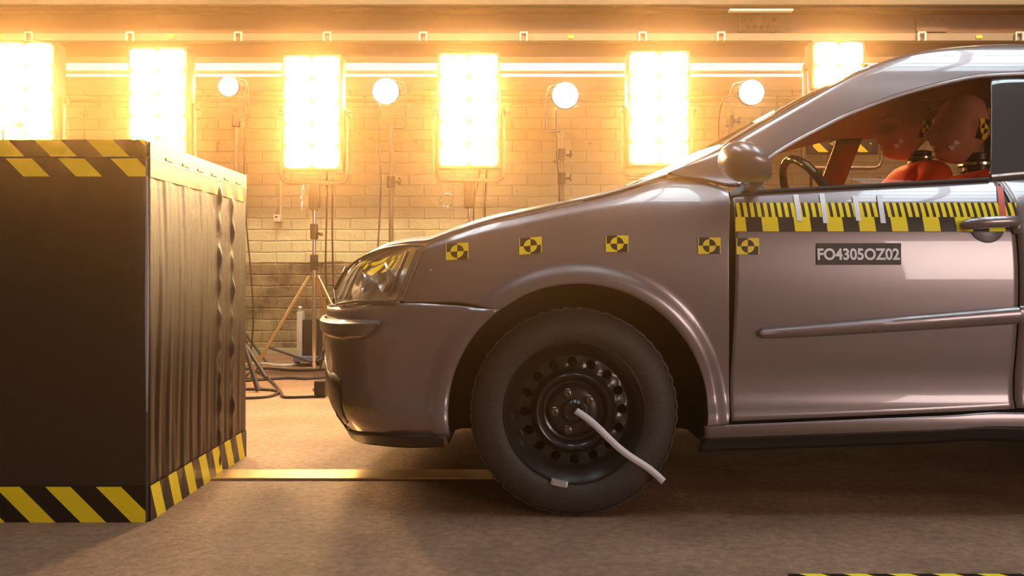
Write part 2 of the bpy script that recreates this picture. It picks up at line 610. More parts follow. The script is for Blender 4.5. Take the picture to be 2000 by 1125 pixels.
SKY = [(-1.7, -0.7, 0.6, 3.9), (0.6, 1.6, 0.6, 3.9), (2.7, 4.1, 0.6, 3.9)]
xs = [X0] + [v for s in SKY for v in s[:2]] + [X1]
mb = MB()
for k in range(0, len(xs), 2):
    mb.box((xs[k], Y0, ZC), (xs[k + 1], YW + 0.2, ZC + 0.15))
for s in SKY:
    mb.box((s[0], Y0, ZC), (s[1], s[2], ZC + 0.15)).box((s[0], s[3], ZC), (s[1], YW + 0.2, ZC + 0.15))
mb.build('ceiling', M['ceiling'], smooth=False, kind='structure')
for i, s in enumerate(SKY):
    w = MB().box((s[0], s[2], ZC + 0.10), (s[1], s[3], ZC + 0.12)).build('window_%d' % (i + 2), M['sky_pane'], smooth=False, kind='structure')
    mb = MB()
    for k in range(7):
        y = lerp(s[2], s[3], k / 6)
        mb.box((s[0], y - 0.035, ZC + 0.03), (s[1], y + 0.035, ZC + 0.09))
    for k in range(3):
        x = lerp(s[0], s[1], k / 2)
        mb.box((x - 0.03, s[2], ZC + 0.02), (x + 0.03, s[3], ZC + 0.09))
    mb.build('window_frame', M['black_metal'], w, smooth=False)

# white painted ledge rails on the wall
YR = 6.26
zr = lambda py, Y=YR: CAMZ + (CY - py) * Y / FPX
slab('trim_1', (X0, YR, zr(137)), (X1, YW, zr(123)), M['white_trim'])
slab('trim_2', (X0, YR, zr(150)), (X1, YR + 0.10, zr(144)), M['white_trim'])
slab('trim_3', (X0, YW - 0.04, zr(163)), (X1, YW, zr(157)), mat('faded_moulding', (0.50, 0.37, 0.18), 0.7))

# steel crane girder along the wall
YG = 6.45
zg = lambda py, Y=YG: CAMZ + (CY - py) * Y / FPX
g = empty('crane_girder', (0, YG, zg(118)), 'long brown riveted steel girder running along the wall above the lamps', 'girder')
MB().box((X0, YG, zg(120)), (X1, YG + 0.05, zg(-30))).build('web', M['girder'], g, smooth=False)
mb = MB()
mb.box((X0, YG - 0.14, zg(9, YG - .14)), (X1, YG, zg(0, YG - .14)), bevel=0.004)
mb.build('top_flange', M['girder_pale'], g, smooth=False)
mb = MB()
mb.box((X0, YG - 0.10, zg(20, YG - .1)), (X1, YG, zg(13, YG - .1)), bevel=0.004)
mb.build('upper_angle', M['girder'], g, smooth=False)
mb = MB()
mb.box((X0, YG - 0.07, zg(122, YG - .07)), (X1, YG, zg(111, YG - .07)), bevel=0.004)
mb.build('bottom_flange', M['girder'], g, smooth=False)
tray = MB().box((X0, YG - 0.09, zg(79, YG - .09)), (X1, YG, zg(65, YG - .09))).build('cable_tray', M['tray'], g, smooth=False)
for px in (58, 255, 466, 640, 827, 1023, 1255, 1408, 1800, 1990):
    mb = MB()
    yb = YG - 0.10
    for dx in (-7, 6):
        p = P(px + dx, 0, yb)
        mb.box((p.x - 0.006, yb - 0.015, zg(80, yb)), (p.x + 0.006, yb, zg(64, yb)))
    p = P(px, 0, yb)
    mb.box((p.x - 0.028, yb - 0.012, zg(65, yb)), (p.x + 0.030, yb, zg(62.5, yb)))
    mb.build('tray_bracket', M['bracket'], g, smooth=False)
for px in (4, 335, 1115, 1912):
    p = P(px, 72, YG - 0.092)
    MB().box((p.x - 0.023, p.y - 0.004, p.z - 0.012), (p.x + 0.023, p.y, p.z + 0.012)).build('label_plate', M['orange_label'], g, smooth=False)
for (a, b, rows) in (((1443, 1525), (28, 62), ((1452, 38), (1470, 38), (1492, 38), (1512, 38), (1461, 52), (1475, 52), (1488, 52), (1502, 52), (1452, 61), (1512, 61))),
                     ((1790, 1850), (28, 62), ((1802, 40), (1822, 40), (1843, 40)))):
    pa, pb = P(a[0], b[0], YG - 0.012), P(a[1], b[1], YG - 0.012)
    pl = MB().box((pa.x, YG - 0.012, pb.z), (pb.x, YG, pa.z)).build('splice_plate', M['girder'], g, smooth=False)
    for (px, py) in rows:
        q = P(px, py, YG - 0.02)
        MB().sphere((q.x, YG - 0.012, q.z), (0.015, 0.012, 0.015), 10).build('rivet', M['girder'], pl)
pa = P(1425, 18, YG - 0.15)
MB().box((pa.x, YG - 0.15, pa.z - 0.012), (pa.x + 0.49, YG - 0.10, pa.z + 0.004)).build('rail_clip', M['bracket'], g, smooth=False)

# overhead warm wall washers added out of view to brighten the back wall
for i, x in enumerate((-4.0, -1.2, 1.4, 4.2)):
    t = empty('added_wash_lamp', (x, 4.9, ZC), ('leftmost', 'second from left', 'third from left', 'rightmost')[i] + ' of the four added warm wash lamps under the roof, out of view', 'lamp', 'added wash lamps under the roof')
    MB().tube([(x, 4.9, ZC), (x, 4.9, 4.45)], 0.012).build('rod', M['black_metal'], t)
    MB().lathe([(0.03, 0.14), (0.10, 0.10), (0.20, 0.0), (0.19, 0.0), (0.09, 0.09), (0.0, 0.10)], (x, 4.9, 4.33), seg=24).build('lamp_shade', M['black_metal'], t)
    MB().sphere((x, 4.9, 4.36), 0.045, 14).build('bulb', emit('added_wash_bulb', WASH_COL, 20.0), t)
    ld = bpy.data.lights.new('added_wash_light', 'SPOT')
    ld.energy = WASH_W * 10
    ld.color = WASH_COL
    ld.spot_size = math.radians(100)
    ld.spot_blend = 0.6
    ld.shadow_soft_size = 0.12
    lo = bpy.data.objects.new('added_wash_light', ld)
    lo.location = (x, 4.9, 4.30)
    d = Vector((x, YW, 0.9)) - Vector(lo.location)
    lo.rotation_euler = d.to_track_quat('-Z', 'Y').to_euler()
    COL.objects.link(lo)

# steel strip let into the floor
tag(MB().box((-3.0, 2.68, 0), (0.10, 2.80, 0.008), bevel=0.003).build('floor_rail', M['rail'], smooth=False),
    'polished steel guide strip let into the floor between the black block and the front wheel', 'rail')

# hazard tape lying on the floor near the camera, far right
hm = hazard_mat('hazard_tape_floor', 0.10, 0.12)
mb = MB()
rows = [[(0.62 + 0.9 * i / 10, y, 0.0015) for i in range(11)] for y in (1.75, 1.843)]
uvs = [[(0.62 + 0.9 * i / 10, y) for i in range(11)] for y in (1.75, 1.843)]
mb.grid(rows, 0, uvs)
tag(mb.build('floor_tape', hm, smooth=False), 'strip of yellow and black hazard tape on the floor before the car', 'tape')

# ------------------------------------------------------------------ crash barrier block
BX, BY0, BY1, BXL = -0.990, 2.231, 3.045, -1.95
ztop = CAMZ + (CY - 272) * BY0 / FPX
zseam = CAMZ + (CY - 307.5) * BY0 / FPX
bar = empty('crash_barrier', (-1.47, 2.63, 0), 'tall black vinyl covered block with yellow and black hazard tape around top and foot', 'barrier')


def fold(y, z):
    """wrinkle depth of the vinyl on the right face"""
    t = (y - BY0) / (BY1 - BY0)
    h = z / 1.0
    a = 0.0030 * math.sin(38 * t + 3.0 * h + 1.1 * math.sin(5 * h)) * (0.35 + 0.65 * sstep((h - 0.30) / 0.5)) * (1 - 0.6 * t)
    a += 0.0018 * math.sin(83 * t - 4 * h + 2 * math.sin(3 * h + 1)) * sstep((0.65 - h) / 0.3 + 0.4) * (1 - 0.4 * t)
    a += 0.0007 * math.sin(151 * t + 2.3 * math.sin(7 * h))
    for k, t0 in enumerate((0.655, 0.81)):
        w_ = math.exp(-((t - t0) / 0.016) ** 2)
        a += w_ * (0.006 + 0.004 * math.sin(62 * h + k) + 0.003 * math.sin(29 * h + 2 * k))
    e = sstep(min(t, 1 - t) / 0.05) * sstep(z / 0.06)
    return a * e


def box_shell(x0, x1, y0, y1, z0, z1, wr=False, nz=90, ny=170, r=0.012):
    mb = MB()
    NX = 14
    ring = []
    for k in range(NX + 1):
        ring.append(('f', lerp(x0, x1 - r, k / NX), y0))
    for k in range(1, 5):
        a = k / 5 * PI / 2
        ring.append(('c', x1 - r + r * math.sin(a), y0 + r - r * math.cos(a)))
    n = ny if wr else 10
    for k in range(n + 1):
        ring.append(('r', x1, lerp(y0 + r, y1, k / n)))
    ring.append(('b', x0, y1))
    nzz = nz if wr else 6
    rows = []
    for j in range(nzz + 1):
        z = lerp(z0, z1, j / nzz)
        row = []
        for (t, x, y) in ring:
            if wr and t == 'r':
                x += fold(y, z)
            if wr and t == 'f':
                y -= 0.003 * math.sin(7 * x + 2 * z) * sstep(z / 0.2)
            row.append(Vector((x, y, z)))
        rows.append(row)
    mb.grid(rows, close=True)
    nn = len(ring)
    mb.f.append(tuple(nzz * nn + k for k in range(nn)))
    mb.mi.append(0)
    mb.f.append(tuple(nn - 1 - k for k in range(nn)))
    mb.mi.append(0)
    return mb


cover = box_shell(BXL, BX, BY0, BY1, 0.004, zseam - 0.004, True).build('vinyl_cover', M['vinyl'], bar, angle=60)
lid = box_shell(BXL, BX - 0.002, BY0 + 0.003, BY1, zseam + 0.003, ztop - 0.004).build('lid', M['vinyl'], bar)
MB().box((BXL, BY0 + 0.02, zseam - 0.006), (BX - 0.015, BY1 - 0.01, zseam + 0.006)).build('lid_seam', M['liner'], bar, smooth=False)
MB().box((BX - 0.012, BY0 + 0.004, zseam - 0.002), (BX + 0.004, BY1 + 0.005, zseam + 0.003)).build('seam_strip', M['brass'], bar, smooth=False)
for k in range(6):
    y = lerp(BY0 + 0.10, BY1 - 0.12, k / 5)
    MB().box((BX - 0.006, y, zseam + 0.004), (BX + 0.006, y + 0.05, zseam + 0.013), bevel=0.002).build('lid_clip', M['black_plastic'], bar, smooth=False)
# pale edge strip on the front corner, folded lid corner
MB().tube([(BX - 0.004, BY0 - 0.001, z) for z in np.linspace(zseam - 0.05, 0.30, 12)], [0.003, 0.0045, 0.0055, 0.006, 0.0045, 0.002], 8).build('corner_strip', M['vinyl_edge'], bar)
MB().sphere((BX - 0.020, BY0 + 0.012, zseam + 0.020), (0.020, 0.016, 0.024), 16).build('corner_fold', M['vinyl'], bar)


def tape_front(z0, z1, phase, period=0.1415, name='hazard_tape'):
    """stripe pattern follows x and height; u = x - falling z"""
    m_ = hazard_mat('hazard_front_%d' % int(z0 * 1000), period, phase)
    mb = MB()
    n = 12
    y = BY0 - 0.0045
    ys = y
    rows = [[(lerp(BXL, BX - 0.006, i / n), ys, z) for i in range(n + 1)] for z in (z0, z1)]
    uvs = [[(lerp(BXL, BX - 0.006, i / n), z) for i in range(n + 1)] for z in (z0, z1)]
    mb.grid(rows, 0, uvs)
    return mb.build(name, m_, bar, smooth=False)


def tape_side(z0, z1, phase, period=0.115, slope=0.45):
    m_ = hazard_mat('hazard_side_%d' % int(z0 * 1000), period, phase, slope=slope)
    mb = MB()
    n = 60
    rows, uvs = [], []
    for z in np.linspace(z0, z1, 4):
        rows.append([(BX + 0.0035 + (fold(y, z) * 0.25 if z0 < zseam - 0.06 else 0), y, z) for y in np.linspace(BY0 + 0.004, BY1 - 0.001, n + 1)])
        uvs.append([(y, z) for y in np.linspace(BY0 + 0.004, BY1 - 0.001, n + 1)])
    mb.grid(rows, 0, uvs)
    return mb.build('hazard_tape', m_, bar, smooth=False)


zb = lambda py: CAMZ + (CY - py) * BY0 / FPX
pxx = lambda px: (px - CX) * BY0 / FPX


def ph(px, py, period):       # phase that starts a yellow stripe at this pixel of the front face
    return -((pxx(px) + zb(py)) / period)


tape_front(zb(306), zb(273), ph(68, 273, 0.1425), 0.1425)
tape_front(zb(345), zb(310), ph(115, 310, 0.1425), 0.1425)
tape_front(zb(1021), zb(950), ph(90, 950, 0.1375), 0.1375)
tape_side(zb(306), zb(273), 0.1)
tape_side(zb(345), zb(310), 0.62)
tape_side(zb(1021), zb(950), -(2.235 + 0.45 * zb(950)) / 0.115)

# ------------------------------------------------------------------ flood lamps on stands
flood_words = ['leftmost', 'second from left', 'third from left', 'fourth from left', 'fifth from left']


def rsq(cx, cy, w, h, r, n=5):
    out = []
    for (sx, sz, a0) in ((1, 1, 0), (-1, 1, 90), (-1, -1, 180), (1, -1, 270)):
        for k in range(n):
            a = math.radians(a0 + 90 * k / (n - 1))
            out.append((cx + sx * (w / 2 - r) + r * math.cos(a), cy + sz * (h / 2 - r) + r * math.sin(a)))
    return out


def flood(px, pyc, Y, rows, label, hgt=None, legs=True, width=0.36):
    x = (px - CX) * Y / FPX
    zc = CAMZ + (CY - pyc) * Y / FPX
    t = empty('flood_lamp', (x, Y, 0), label, 'lamp', 'bright flood lamp banks on stands')
    H = hgt or 0.72
    ch = H / rows
    cw = width / 2
    # housing: open tray with reflector cells
    mb = MB()
    mb.box((x - width / 2 - 0.012, Y + 0.02, zc - H / 2 - 0.012), (x + width / 2 + 0.012, Y + 0.16, zc + H / 2 + 0.012), bevel=0.012)
    for k in range(8):
        z = lerp(zc - H / 2 + 0.04, zc + H / 2 - 0.04, k / 7)
        mb.box((x - width / 2 + 0.02, Y + 0.155, z - 0.008), (x + width / 2 - 0.02, Y + 0.19, z + 0.008))
    mb.build('housing', M['black_metal'], t)
    for r in range(rows):
        for c in range(2):
            lx, lz = x + (c - 0.5) * cw, zc - H / 2 + (r + 0.5) * ch
            out = rsq(lx, lz, cw - 0.014, ch - 0.012, min(cw, ch) * 0.15)
            rings = []
            for (k, dy) in ((1.0, 0.018), (0.96, 0.006), (0.7, -0.006), (0.35, -0.012)):
                rings.append([(lx + (q[0] - lx) * k, Y + dy, lz + (q[1] - lz) * k) for q in out])
            mb = MB().grid(rings, close=True)
            mb.add([(q[0], q[1], q[2]) for q in rings[-1]], [tuple(range(len(out)))])
            mb.build('lens', M['flood_lens'], t)
    # U yoke
    yw = width / 2 + 0.030
    zb_ = zc - H / 2 - 0.085
    yk = Y + 0.09
    pts = [(x - yw, yk, zc + 0.02)]
    for (sx, a0) in ((-1, 0), (1, 90)):
        for k in range(6):
            a = math.radians(90 * k / 5)
            if sx < 0:
                pts.append((x - yw + 0.05 * (1 - math.cos(a)), yk, zb_ + 0.05 - 0.05 * math.sin(a)))
            else:
                pts.append((x + yw - 0.05 + 0.05 * math.sin(a), yk, zb_ + 0.05 - 0.05 * math.cos(a)))
    pts.append((x + yw, yk, zc + 0.02))
    MB().tube(pts, 0.015, 10).build('yoke', M['yoke'], t)
    for s in (-1, 1):
        MB().lathe([(0, 0), (0.026, 0), (0.026, 0.02), (0.014, 0.03), (0, 0.03)], (x + s * (yw + 0.012), yk, zc), 'x', 14).build('tilt_knob', M['black_metal'], t)
    # stand column
    MB().lathe([(0.0, 0.0), (0.033, 0.0), (0.038, -0.05), (0.036, -0.16), (0.024, -0.17), (0.0, -0.17)], (x, yk, zb_ - 0.012), seg=18).build('spigot', M['black_metal'], t)
    if not legs:
        return t, x, yk, zb_
    MB().tube([(x, yk, zb_ - 0.17), (x, yk, 0.06)], 0.0135, 12).build('pole', M['chrome'], t)
    for z in (zb_ - 0.36, zb_ - 0.56):
        cb = MB().lathe([(0.0, 0.0), (0.024, 0.0), (0.026, -0.01), (0.026, -0.09), (0.022, -0.10), (0.0, -0.10)], (x, yk, z + 0.09), seg=16).build('pole_collar', M['black_metal'], t)
        MB().tube([(x + 0.02, yk, z + 0.03), (x + 0.055, yk - 0.02, z + 0.02)], [0.008, 0.012], 8).build('collar_knob', M['black_metal'], cb)
    for k, a in enumerate((205, 335, 80)):
        d = Vector((math.cos(math.radians(a)), math.sin(math.radians(a)), 0))
        top = Vector((x, yk, 0.66)) + d * 0.03
        foot = Vector((x, yk, 0.015)) + d * 0.41
        lg = MB().tube([top, foot], 0.011, 10).build('leg', M['brass'], t)
        MB().sphere(foot, (0.018, 0.018, 0.014), 10).build('leg_foot', M['black_metal'], lg)
        MB().tube([Vector((x, yk, 0.10)) + d * 0.015, lerp(top, foot, 0.70)], 0.008, 8).build('brace', M['black_metal'], t)
    return t, x, yk, zb_


YF = 5.25
fl = {}
fl[1] = flood(45, 192, YF, 5, 'leftmost bright flood lamp bank, cut by the left edge, behind the black block')
fl[2] = flood(305, 203, YF, 5, 'second bright flood lamp bank from the left, rising behind the corner of the black block')
fl[3] = flood(607, 218, YF, 5, 'bright flood lamp bank on a chrome stand between the black block and the car')
fl[4] = flood(915, 214, YF, 5, 'bright flood lamp bank standing behind the middle of the bonnet', width=0.38)
fl[5] = flood(1288, 210, YF, 5, 'bright flood lamp bank standing behind the base of the windscreen', width=0.38)
fl[6] = flood(1640, 126, YF, 2, 'small bright flood lamp bank just above the sloping front pillar of the car', hgt=0.30, width=0.32)


def spot(px, py, r_px, Y, pole_px, joints, label, base_z=0.0, side=1):
    c = P(px, py, Y)
    r = r_px * Y / FPX
    xp = (pole_px - CX) * Y / FPX
    t = empty('spot_lamp', (xp, Y + 0.1, 0), label, 'lamp', 'small white spot lamps on poles')
    h = MB().lathe([(r, 0.0), (r * 1.05, 0.0), (r * 1.05, 0.05), (r * 0.8, 0.12), (r * 0.45, 0.2), (0, 0.2)], c, 'y', 24).build('lamp_head', M['black_metal'], t)
    MB().lathe([(0.0, -0.02), (r * 0.5, -0.014), (r * 0.85, -0.004), (r, 0.003)], c, 'y', 24).build('lens', M['spot_lens'], h)
    MB().box((c.x - r - 0.01, c.y + 0.06, c.z - 0.02), (c.x + r + 0.01, c.y + 0.10, c.z + 0.02), bevel=0.005).build('tilt_bracket', M['yoke'], t)
    zt = c.z - r - 0.16
    yb = Y + 0.10
    sx = side * (r + 0.045)
    pts = [(c.x + side * r * 0.4, yb, c.z + r * 1.1), (c.x + sx * 0.8, yb, c.z + r * 0.85), (c.x + sx, yb, c.z + r * 0.2), (c.x + sx, yb, zt + 0.02), (c.x + sx - side * 0.02, yb, zt), (xp, yb, zt)]
    MB().tube(pts, 0.008, 8).build('bracket', M['yoke'], t)
    MB().tube([(xp, yb, zt + 0.02), (xp, yb, base_z + 0.02)], [0.017, 0.020], 10).build('pole', M['yoke'], t)
    for pj in joints:
        z = CAMZ + (CY - pj) * Y / FPX
        j = MB().lathe([(0, 0.045), (0.030, 0.04), (0.032, -0.04), (0, -0.045)], (xp, yb, z), seg=12).build('pole_joint', M['black_metal'], t)
        MB().tube([(xp, yb, z), (xp + 0.075, yb - 0.02, z)], 0.010, 8).tube([(xp + 0.065, yb - 0.02, z - 0.028), (xp + 0.065, yb - 0.02, z + 0.028)], 0.008, 8).build('joint_knob', M['black_metal'], j)
    for a in (200, 320, 80):
        d = Vector((math.cos(math.radians(a)), math.sin(math.radians(a)) * 0.6, 0))
        MB().tube([Vector((xp, yb, 0.32)), Vector((xp, yb, 0.015)) + d * 0.36], 0.010, 8).build('leg', M['black_metal'], t)
    return t


YS = 6.1
spot(446, 168, 19, YS, 452, (232,), 'small white spot lamp on a hooked bracket above the far corner of the black block')
spot(753, 178, 25, YS, 760, (352,), 'small white spot lamp with a bare pole between two flood banks, left of the bonnet', side=1)
spot(1104, 186, 25, YS, 1099, (298, 345), 'small white spot lamp on a jointed pole right behind the bonnet', side=-1)
spot(1468, 180, 24, YS, 1433, (232,), 'small white spot lamp above the door mirror, near the front pillar', side=-1)
spot(14, 240, 13, 5.0, -12, (330,), 'smallest spot lamp, at the left edge in front of the leftmost flood bank', side=-1)


def cable(name, pts, r, label, group=None, m='cable', k=8):
    o = MB().tube(pts, r, 8, smooth=k).build(name, M[m])
    return tag(o, label, 'cable', group)


# striped board on two thin posts behind the car, seen through its windows
YH = 6.35
pa, pb = P(1568, 262, YH), P(1722, 328, YH)
t = empty('warning_board', ((pa.x + pb.x) / 2, YH, 0), 'black framed board with yellow stripes standing behind the car, seen through its side windows', 'warning board')
pts = [(pa.x, YH, pa.z), (pa.x, YH, pb.z + 0.06), (pa.x + 0.02, YH, pb.z + 0.015), (pa.x + 0.06, YH, pb.z), (pb.x - 0.06, YH, pb.z), (pb.x - 0.02, YH, pb.z + 0.015), (pb.x, YH, pb.z + 0.06), (pb.x, YH, pa.z)]
MB().tube(pts, 0.016, 10).build('frame', M['yoke'], t)
ba, bb_ = P(1576, 268, YH), P(1714, 302, YH)
bd = MB().box((ba.x, YH - 0.015, bb_.z), (bb_.x, YH + 0.015, ba.z), bevel=0.004).build('board', M['black_metal'], t)
hmb = hazard_mat('hazard_board', 0.155, 0.3)
ra, rb_ = P(1588, 279, YH - 0.017), P(1702, 297, YH - 0.017)
MB().grid([[(x, YH - 0.017, z) for x in np.linspace(ra.x, rb_.x, 6)] for z in (rb_.z, ra.z)], 0, [[(x, z) for x in np.linspace(ra.x, rb_.x, 6)] for z in (rb_.z, ra.z)]).build('stripes', hmb, bd, smooth=False)
for px in (1584, 1604):
    q = P(px, 328, YH)
    MB().tube([(q.x, YH, q.z), (q.x, YH, 0.01)], 0.012, 8).build('post', M['black_metal'], t)
MB().box((pa.x + 0.0, YH - 0.15, 0.0), (pa.x + 0.20, YH + 0.15, 0.02), bevel=0.004).build('foot_plate', M['black_metal'], t)

# cables hanging from lamps
Yc = YF + 0.1
cable('power_cable', [P(638, 330, Yc), P(638, 420, Yc), P(636, 520, Yc), P(640, 640, Yc), P(625, 722, Yc)], 0.006, 'left one of two black cables hanging from the lamp bank on the chrome stand')
cable('power_cable', [P(650, 332, Yc), P(649, 440, Yc), P(651, 560, Yc), P(655, 660, Yc), P(640, 728, Yc)], 0.006, 'right one of two black cables hanging from the lamp bank on the chrome stand')
cable('power_cable', [P(741, 205, YS), P(740, 280, YS), P(744, 360, YS), P(740, 450, YS), P(735, 560, YS), P(740, 700, YS)], 0.006, 'thin black cable hanging beside the bare pole left of the bonnet')
cable('power_cable', [P(1086, 215, YS), P(1088, 300, YS), P(1092, 380, YS), P(1092, 480, YS), P(1090, 705, YS)], 0.006, 'thin black cable hanging beside the jointed pole behind the bonnet')
cable('power_cable', [P(476, 170, YS), P(478, 250, YS), P(477, 320, YS), P(480, 420, YS), P(492, 560, YS), P(494, 640, YS), P(486, 712, YS)], 0.006, 'thin black cable running down the wall behind the far corner of the black block')
cable('power_cable', [P(938, 325, Yc), P(932, 365, Yc), P(925, 420, Yc), P(925, 735, Yc)], 0.006, 'left one of two cables hanging from the lamp bank behind the bonnet')
cable('power_cable', [P(950, 327, Yc), P(949, 370, Yc), P(947, 430, Yc), P(945, 735, Yc)], 0.006, 'right one of two cables hanging from the lamp bank behind the bonnet')
cable('power_cable', [P(1445, 190, YS), P(1418, 190, YS), P(1406, 220, YS), P(1404, 300, YS), P(1400, 420, YS), P(1400, 710, YS)], 0.006, 'thin cable drooping in a bow from the spot lamp above the door mirror')
# hanging loop and clip
lp = [P(873 + 13 * math.cos(a), 391 + 13 * math.sin(a) * (1 + .1 * math.sin(a)), Yc) for a in np.linspace(0, 2 * PI, 26)]
cable('safety_wire', [P(866, 352, Yc), P(866, 375, Yc)] + [P(873 + 13 * math.cos(a), 391 + 13 * math.sin(a), Yc) for a in np.linspace(-2.2, 3.9, 20)], 0.003, 'thin wire hanging in a loop from the yoke of the lamp bank behind the bonnet', m='chrome', k=4)
lc = [P(590, 353, Yc), P(592, 365, Yc), P(588, 385, Yc), P(590, 395, Yc), P(588, 410, Yc)]
cable('safety_wire', lc, 0.004, 'silver safety wire with a clip hanging from the yoke of the chrome stand lamp', m='chrome', k=5)

# wall conduit with switch box
p0, p1 = P(548, 352, YW - 0.02), P(548, 420, YW - 0.02)
t = empty('wall_switch', (p1.x, YW, p1.z - 0.05), 'grey switch box at the foot of a cream conduit on the brick wall', 'switch')
MB().tube([(p0.x, YW - 0.02, p0.z), (p1.x, YW - 0.02, p1.z)], 0.011, 10).build('conduit', M['conduit'], t)
MB().box((p1.x - 0.045, YW - 0.075, p1.z - 0.06), (p1.x + 0.015, YW, p1.z), bevel=0.006).build('switch_box', M['switch'], t)
MB().box((p1.x - 0.032, YW - 0.08, p1.z - 0.025), (p1.x - 0.008, YW - 0.074, p1.z - 0.015)).build('rocker', M['black_plastic'], t, smooth=False)

# equipment and cables on the floor behind
q = P(590, 712, 6.0)
t = empty('dimmer_rack', (q.x, 6.0, 0), 'grey upright power unit with blue base standing on the floor behind the lamp stand', 'power unit')
MB().box((q.x - 0.035, 5.98, 0.07), (q.x + 0.005, 6.06, 0.40), bevel=0.006).build('upright', M['bracket'], t)
MB().box((q.x + 0.01, 5.98, 0.07), (q.x + 0.12, 6.14, 0.34), bevel=0.008).build('casing', M['black_plastic'], t)
MB().box((q.x - 0.05, 5.93, 0.035), (q.x + 0.13, 6.16, 0.075), bevel=0.008).build('base', M['blue'], t)
for s in (-0.04, 0.12):
    MB().lathe([(0, 0), (0.02, 0), (0.02, 0.037), (0, 0.037)], (q.x + s, 6.02, 0), seg=12).build('foot', M['black_plastic'], t)
MB().sphere((q.x - 0.015, 6.0, 0.42), 0.022, 12).build('lamp_knob', M['chrome'], t)
q = P(632, 752, 5.35)
t = empty('adapter_box', (q.x, 5.0, 0), 'small black mains adapter lying on the floor at the end of a cable', 'adapter')
q = P(627, 775, 4.5)
t.location = (q.x, 4.5, 0)
ORIGIN[t.name] = Vector(t.location)
MB().box((q.x - 0.03, 4.46, 0.0), (q.x + 0.03, 4.54, 0.09), bevel=0.006).build('casing', M['black_plastic'], t)
MB().box((q.x - 0.045, 4.49, 0.03), (q.x - 0.03, 4.51, 0.05), bevel=0.003).build('plug_socket', M['switch'], t)


def fp(px, py):
    Y = CAMZ * FPX / (py - CY)
    v = P(px, py, Y)
    v.z = 0.009
    return v


cable('floor_cable', [fp(470, 742), fp(500, 728), fp(530, 748), fp(548, 768), fp(555, 778), fp(590, 778), fp(617, 777)], 0.008, 'black cable looping over the floor to the small mains adapter')
cable('floor_cable', [fp(440, 781), fp(490, 780), fp(525, 777), fp(544, 770), fp(535, 765), fp(500, 763), fp(450, 762)], 0.008, 'black cable lying in a flat loop beside the foot of the black block')
cable('floor_cable', [fp(450, 725), fp(520, 722), fp(580, 726), fp(660, 722)], 0.009, 'black cable stretched straight across the floor below the wall')
cable('floor_cable', [fp(450, 748), fp(510, 744), fp(560, 741), fp(600, 742), fp(650, 738)], 0.009, 'black cable lying across the floor in front of the lamp stand')
cable('floor_cable', [fp(455, 718), fp(500, 712), fp(520, 713), fp(545, 716), fp(600, 714)], 0.011, 'pale grey cable with connector lying nearest the wall', m='bracket')

# a second low black stand foot peeking out behind the block
qa = fp(492, 766)
t = empty('cable_stand', (qa.x - 0.1, qa.y, 0), 'black folded stand legs leaning out from behind the black block', 'stand')
MB().tube([P(470, 650, qa.y + 0.1), P(504, 763, qa.y)], 0.014, 10).build('leg', M['black_metal'], t)
MB().tube([P(478, 672, qa.y + 0.3), P(520, 738, qa.y + 0.2)], 0.014, 10).build('leg', M['black_metal'], t)
MB().tube([P(470, 650, qa.y + 0.1), P(478, 672, qa.y + 0.3), P(476, 720, qa.y + 0.2)], 0.010, 8).build('brace', M['black_metal'], t)

#CAR#
# ------------------------------------------------------------------ the test car
YC = 3.07
NA, NB, NEXP = 0.49, 0.82, 2.5
SX = -0.15
ARC = 1.12


def herm(xs, ys):
    xs, ys = np.array(xs, float), np.array(ys, float)
    d = np.gradient(ys, xs)

    def f(x):
        x = min(max(x, xs[0]), xs[-1])
        i = min(max(int(np.searchsorted(xs, x)) - 1, 0), len(xs) - 2)
        h = xs[i + 1] - xs[i]
        t = (x - xs[i]) / h
        return float((2 * t ** 3 - 3 * t * t + 1) * ys[i] + (t ** 3 - 2 * t * t + t) * h * d[i] + (-2 * t ** 3 + 3 * t * t) * ys[i + 1] + (t ** 3 - t * t) * h * d[i + 1])
    return f


TZ = herm([0.10, 0.20, 0.25, 0.285, 0.32, 0.38, 0.46, 0.58, 0.70, 0.78, 0.84, 0.88, 0.91, 0.94, 1.00, 1.10, 1.25, 1.33, 1.38, 1.42, 1.46],
          [0.06, 0.03, 0.004, 0.004, 0.018, 0.022, 0.012, 0.000, 0.000, 0.010, 0.026, 0.045, 0.068, 0.098, 0.122, 0.160, 0.222, 0.262, 0.305, 0.38, 0.50])


def path(s):
    if s >= SX:
        return s, 2.25
    th = min((SX - s) / ARC, 1.0) * PI / 2
    a = NA * math.sin(th) ** (2 / NEXP)
    b = NB * max(math.cos(th), 0) ** (2 / NEXP)
    return SX - a, YC - b


def pos(s, z, off=0.0):
    """point of the near body side: s runs along the flank and round the nose, off > 0 is outward"""
    x, y = path(s)
    x1, y1 = path(s + 0.004)
    x0, y0 = path(s - 0.004)
    tx, ty = x1 - x0, y1 - y0
    l = math.hypot(tx, ty) or 1
    nx, ny = -ty / l, tx / l             # inward
    th = min(max((SX - s) / ARC, 0), 1)
    fw = sstep(th / 0.35)
    d = TZ(z) * (1 - 0.4 * fw) + fw * (max(0, z - 0.56) ** 1.15 * 0.45 + max(0, 0.34 - z) * 0.35) - off
    return Vector((x + nx * d, y + ny * d, z))


def proj(v):
    return CX + v.x * FPX / v.y, CY - (v.z - CAMZ) * FPX / v.y


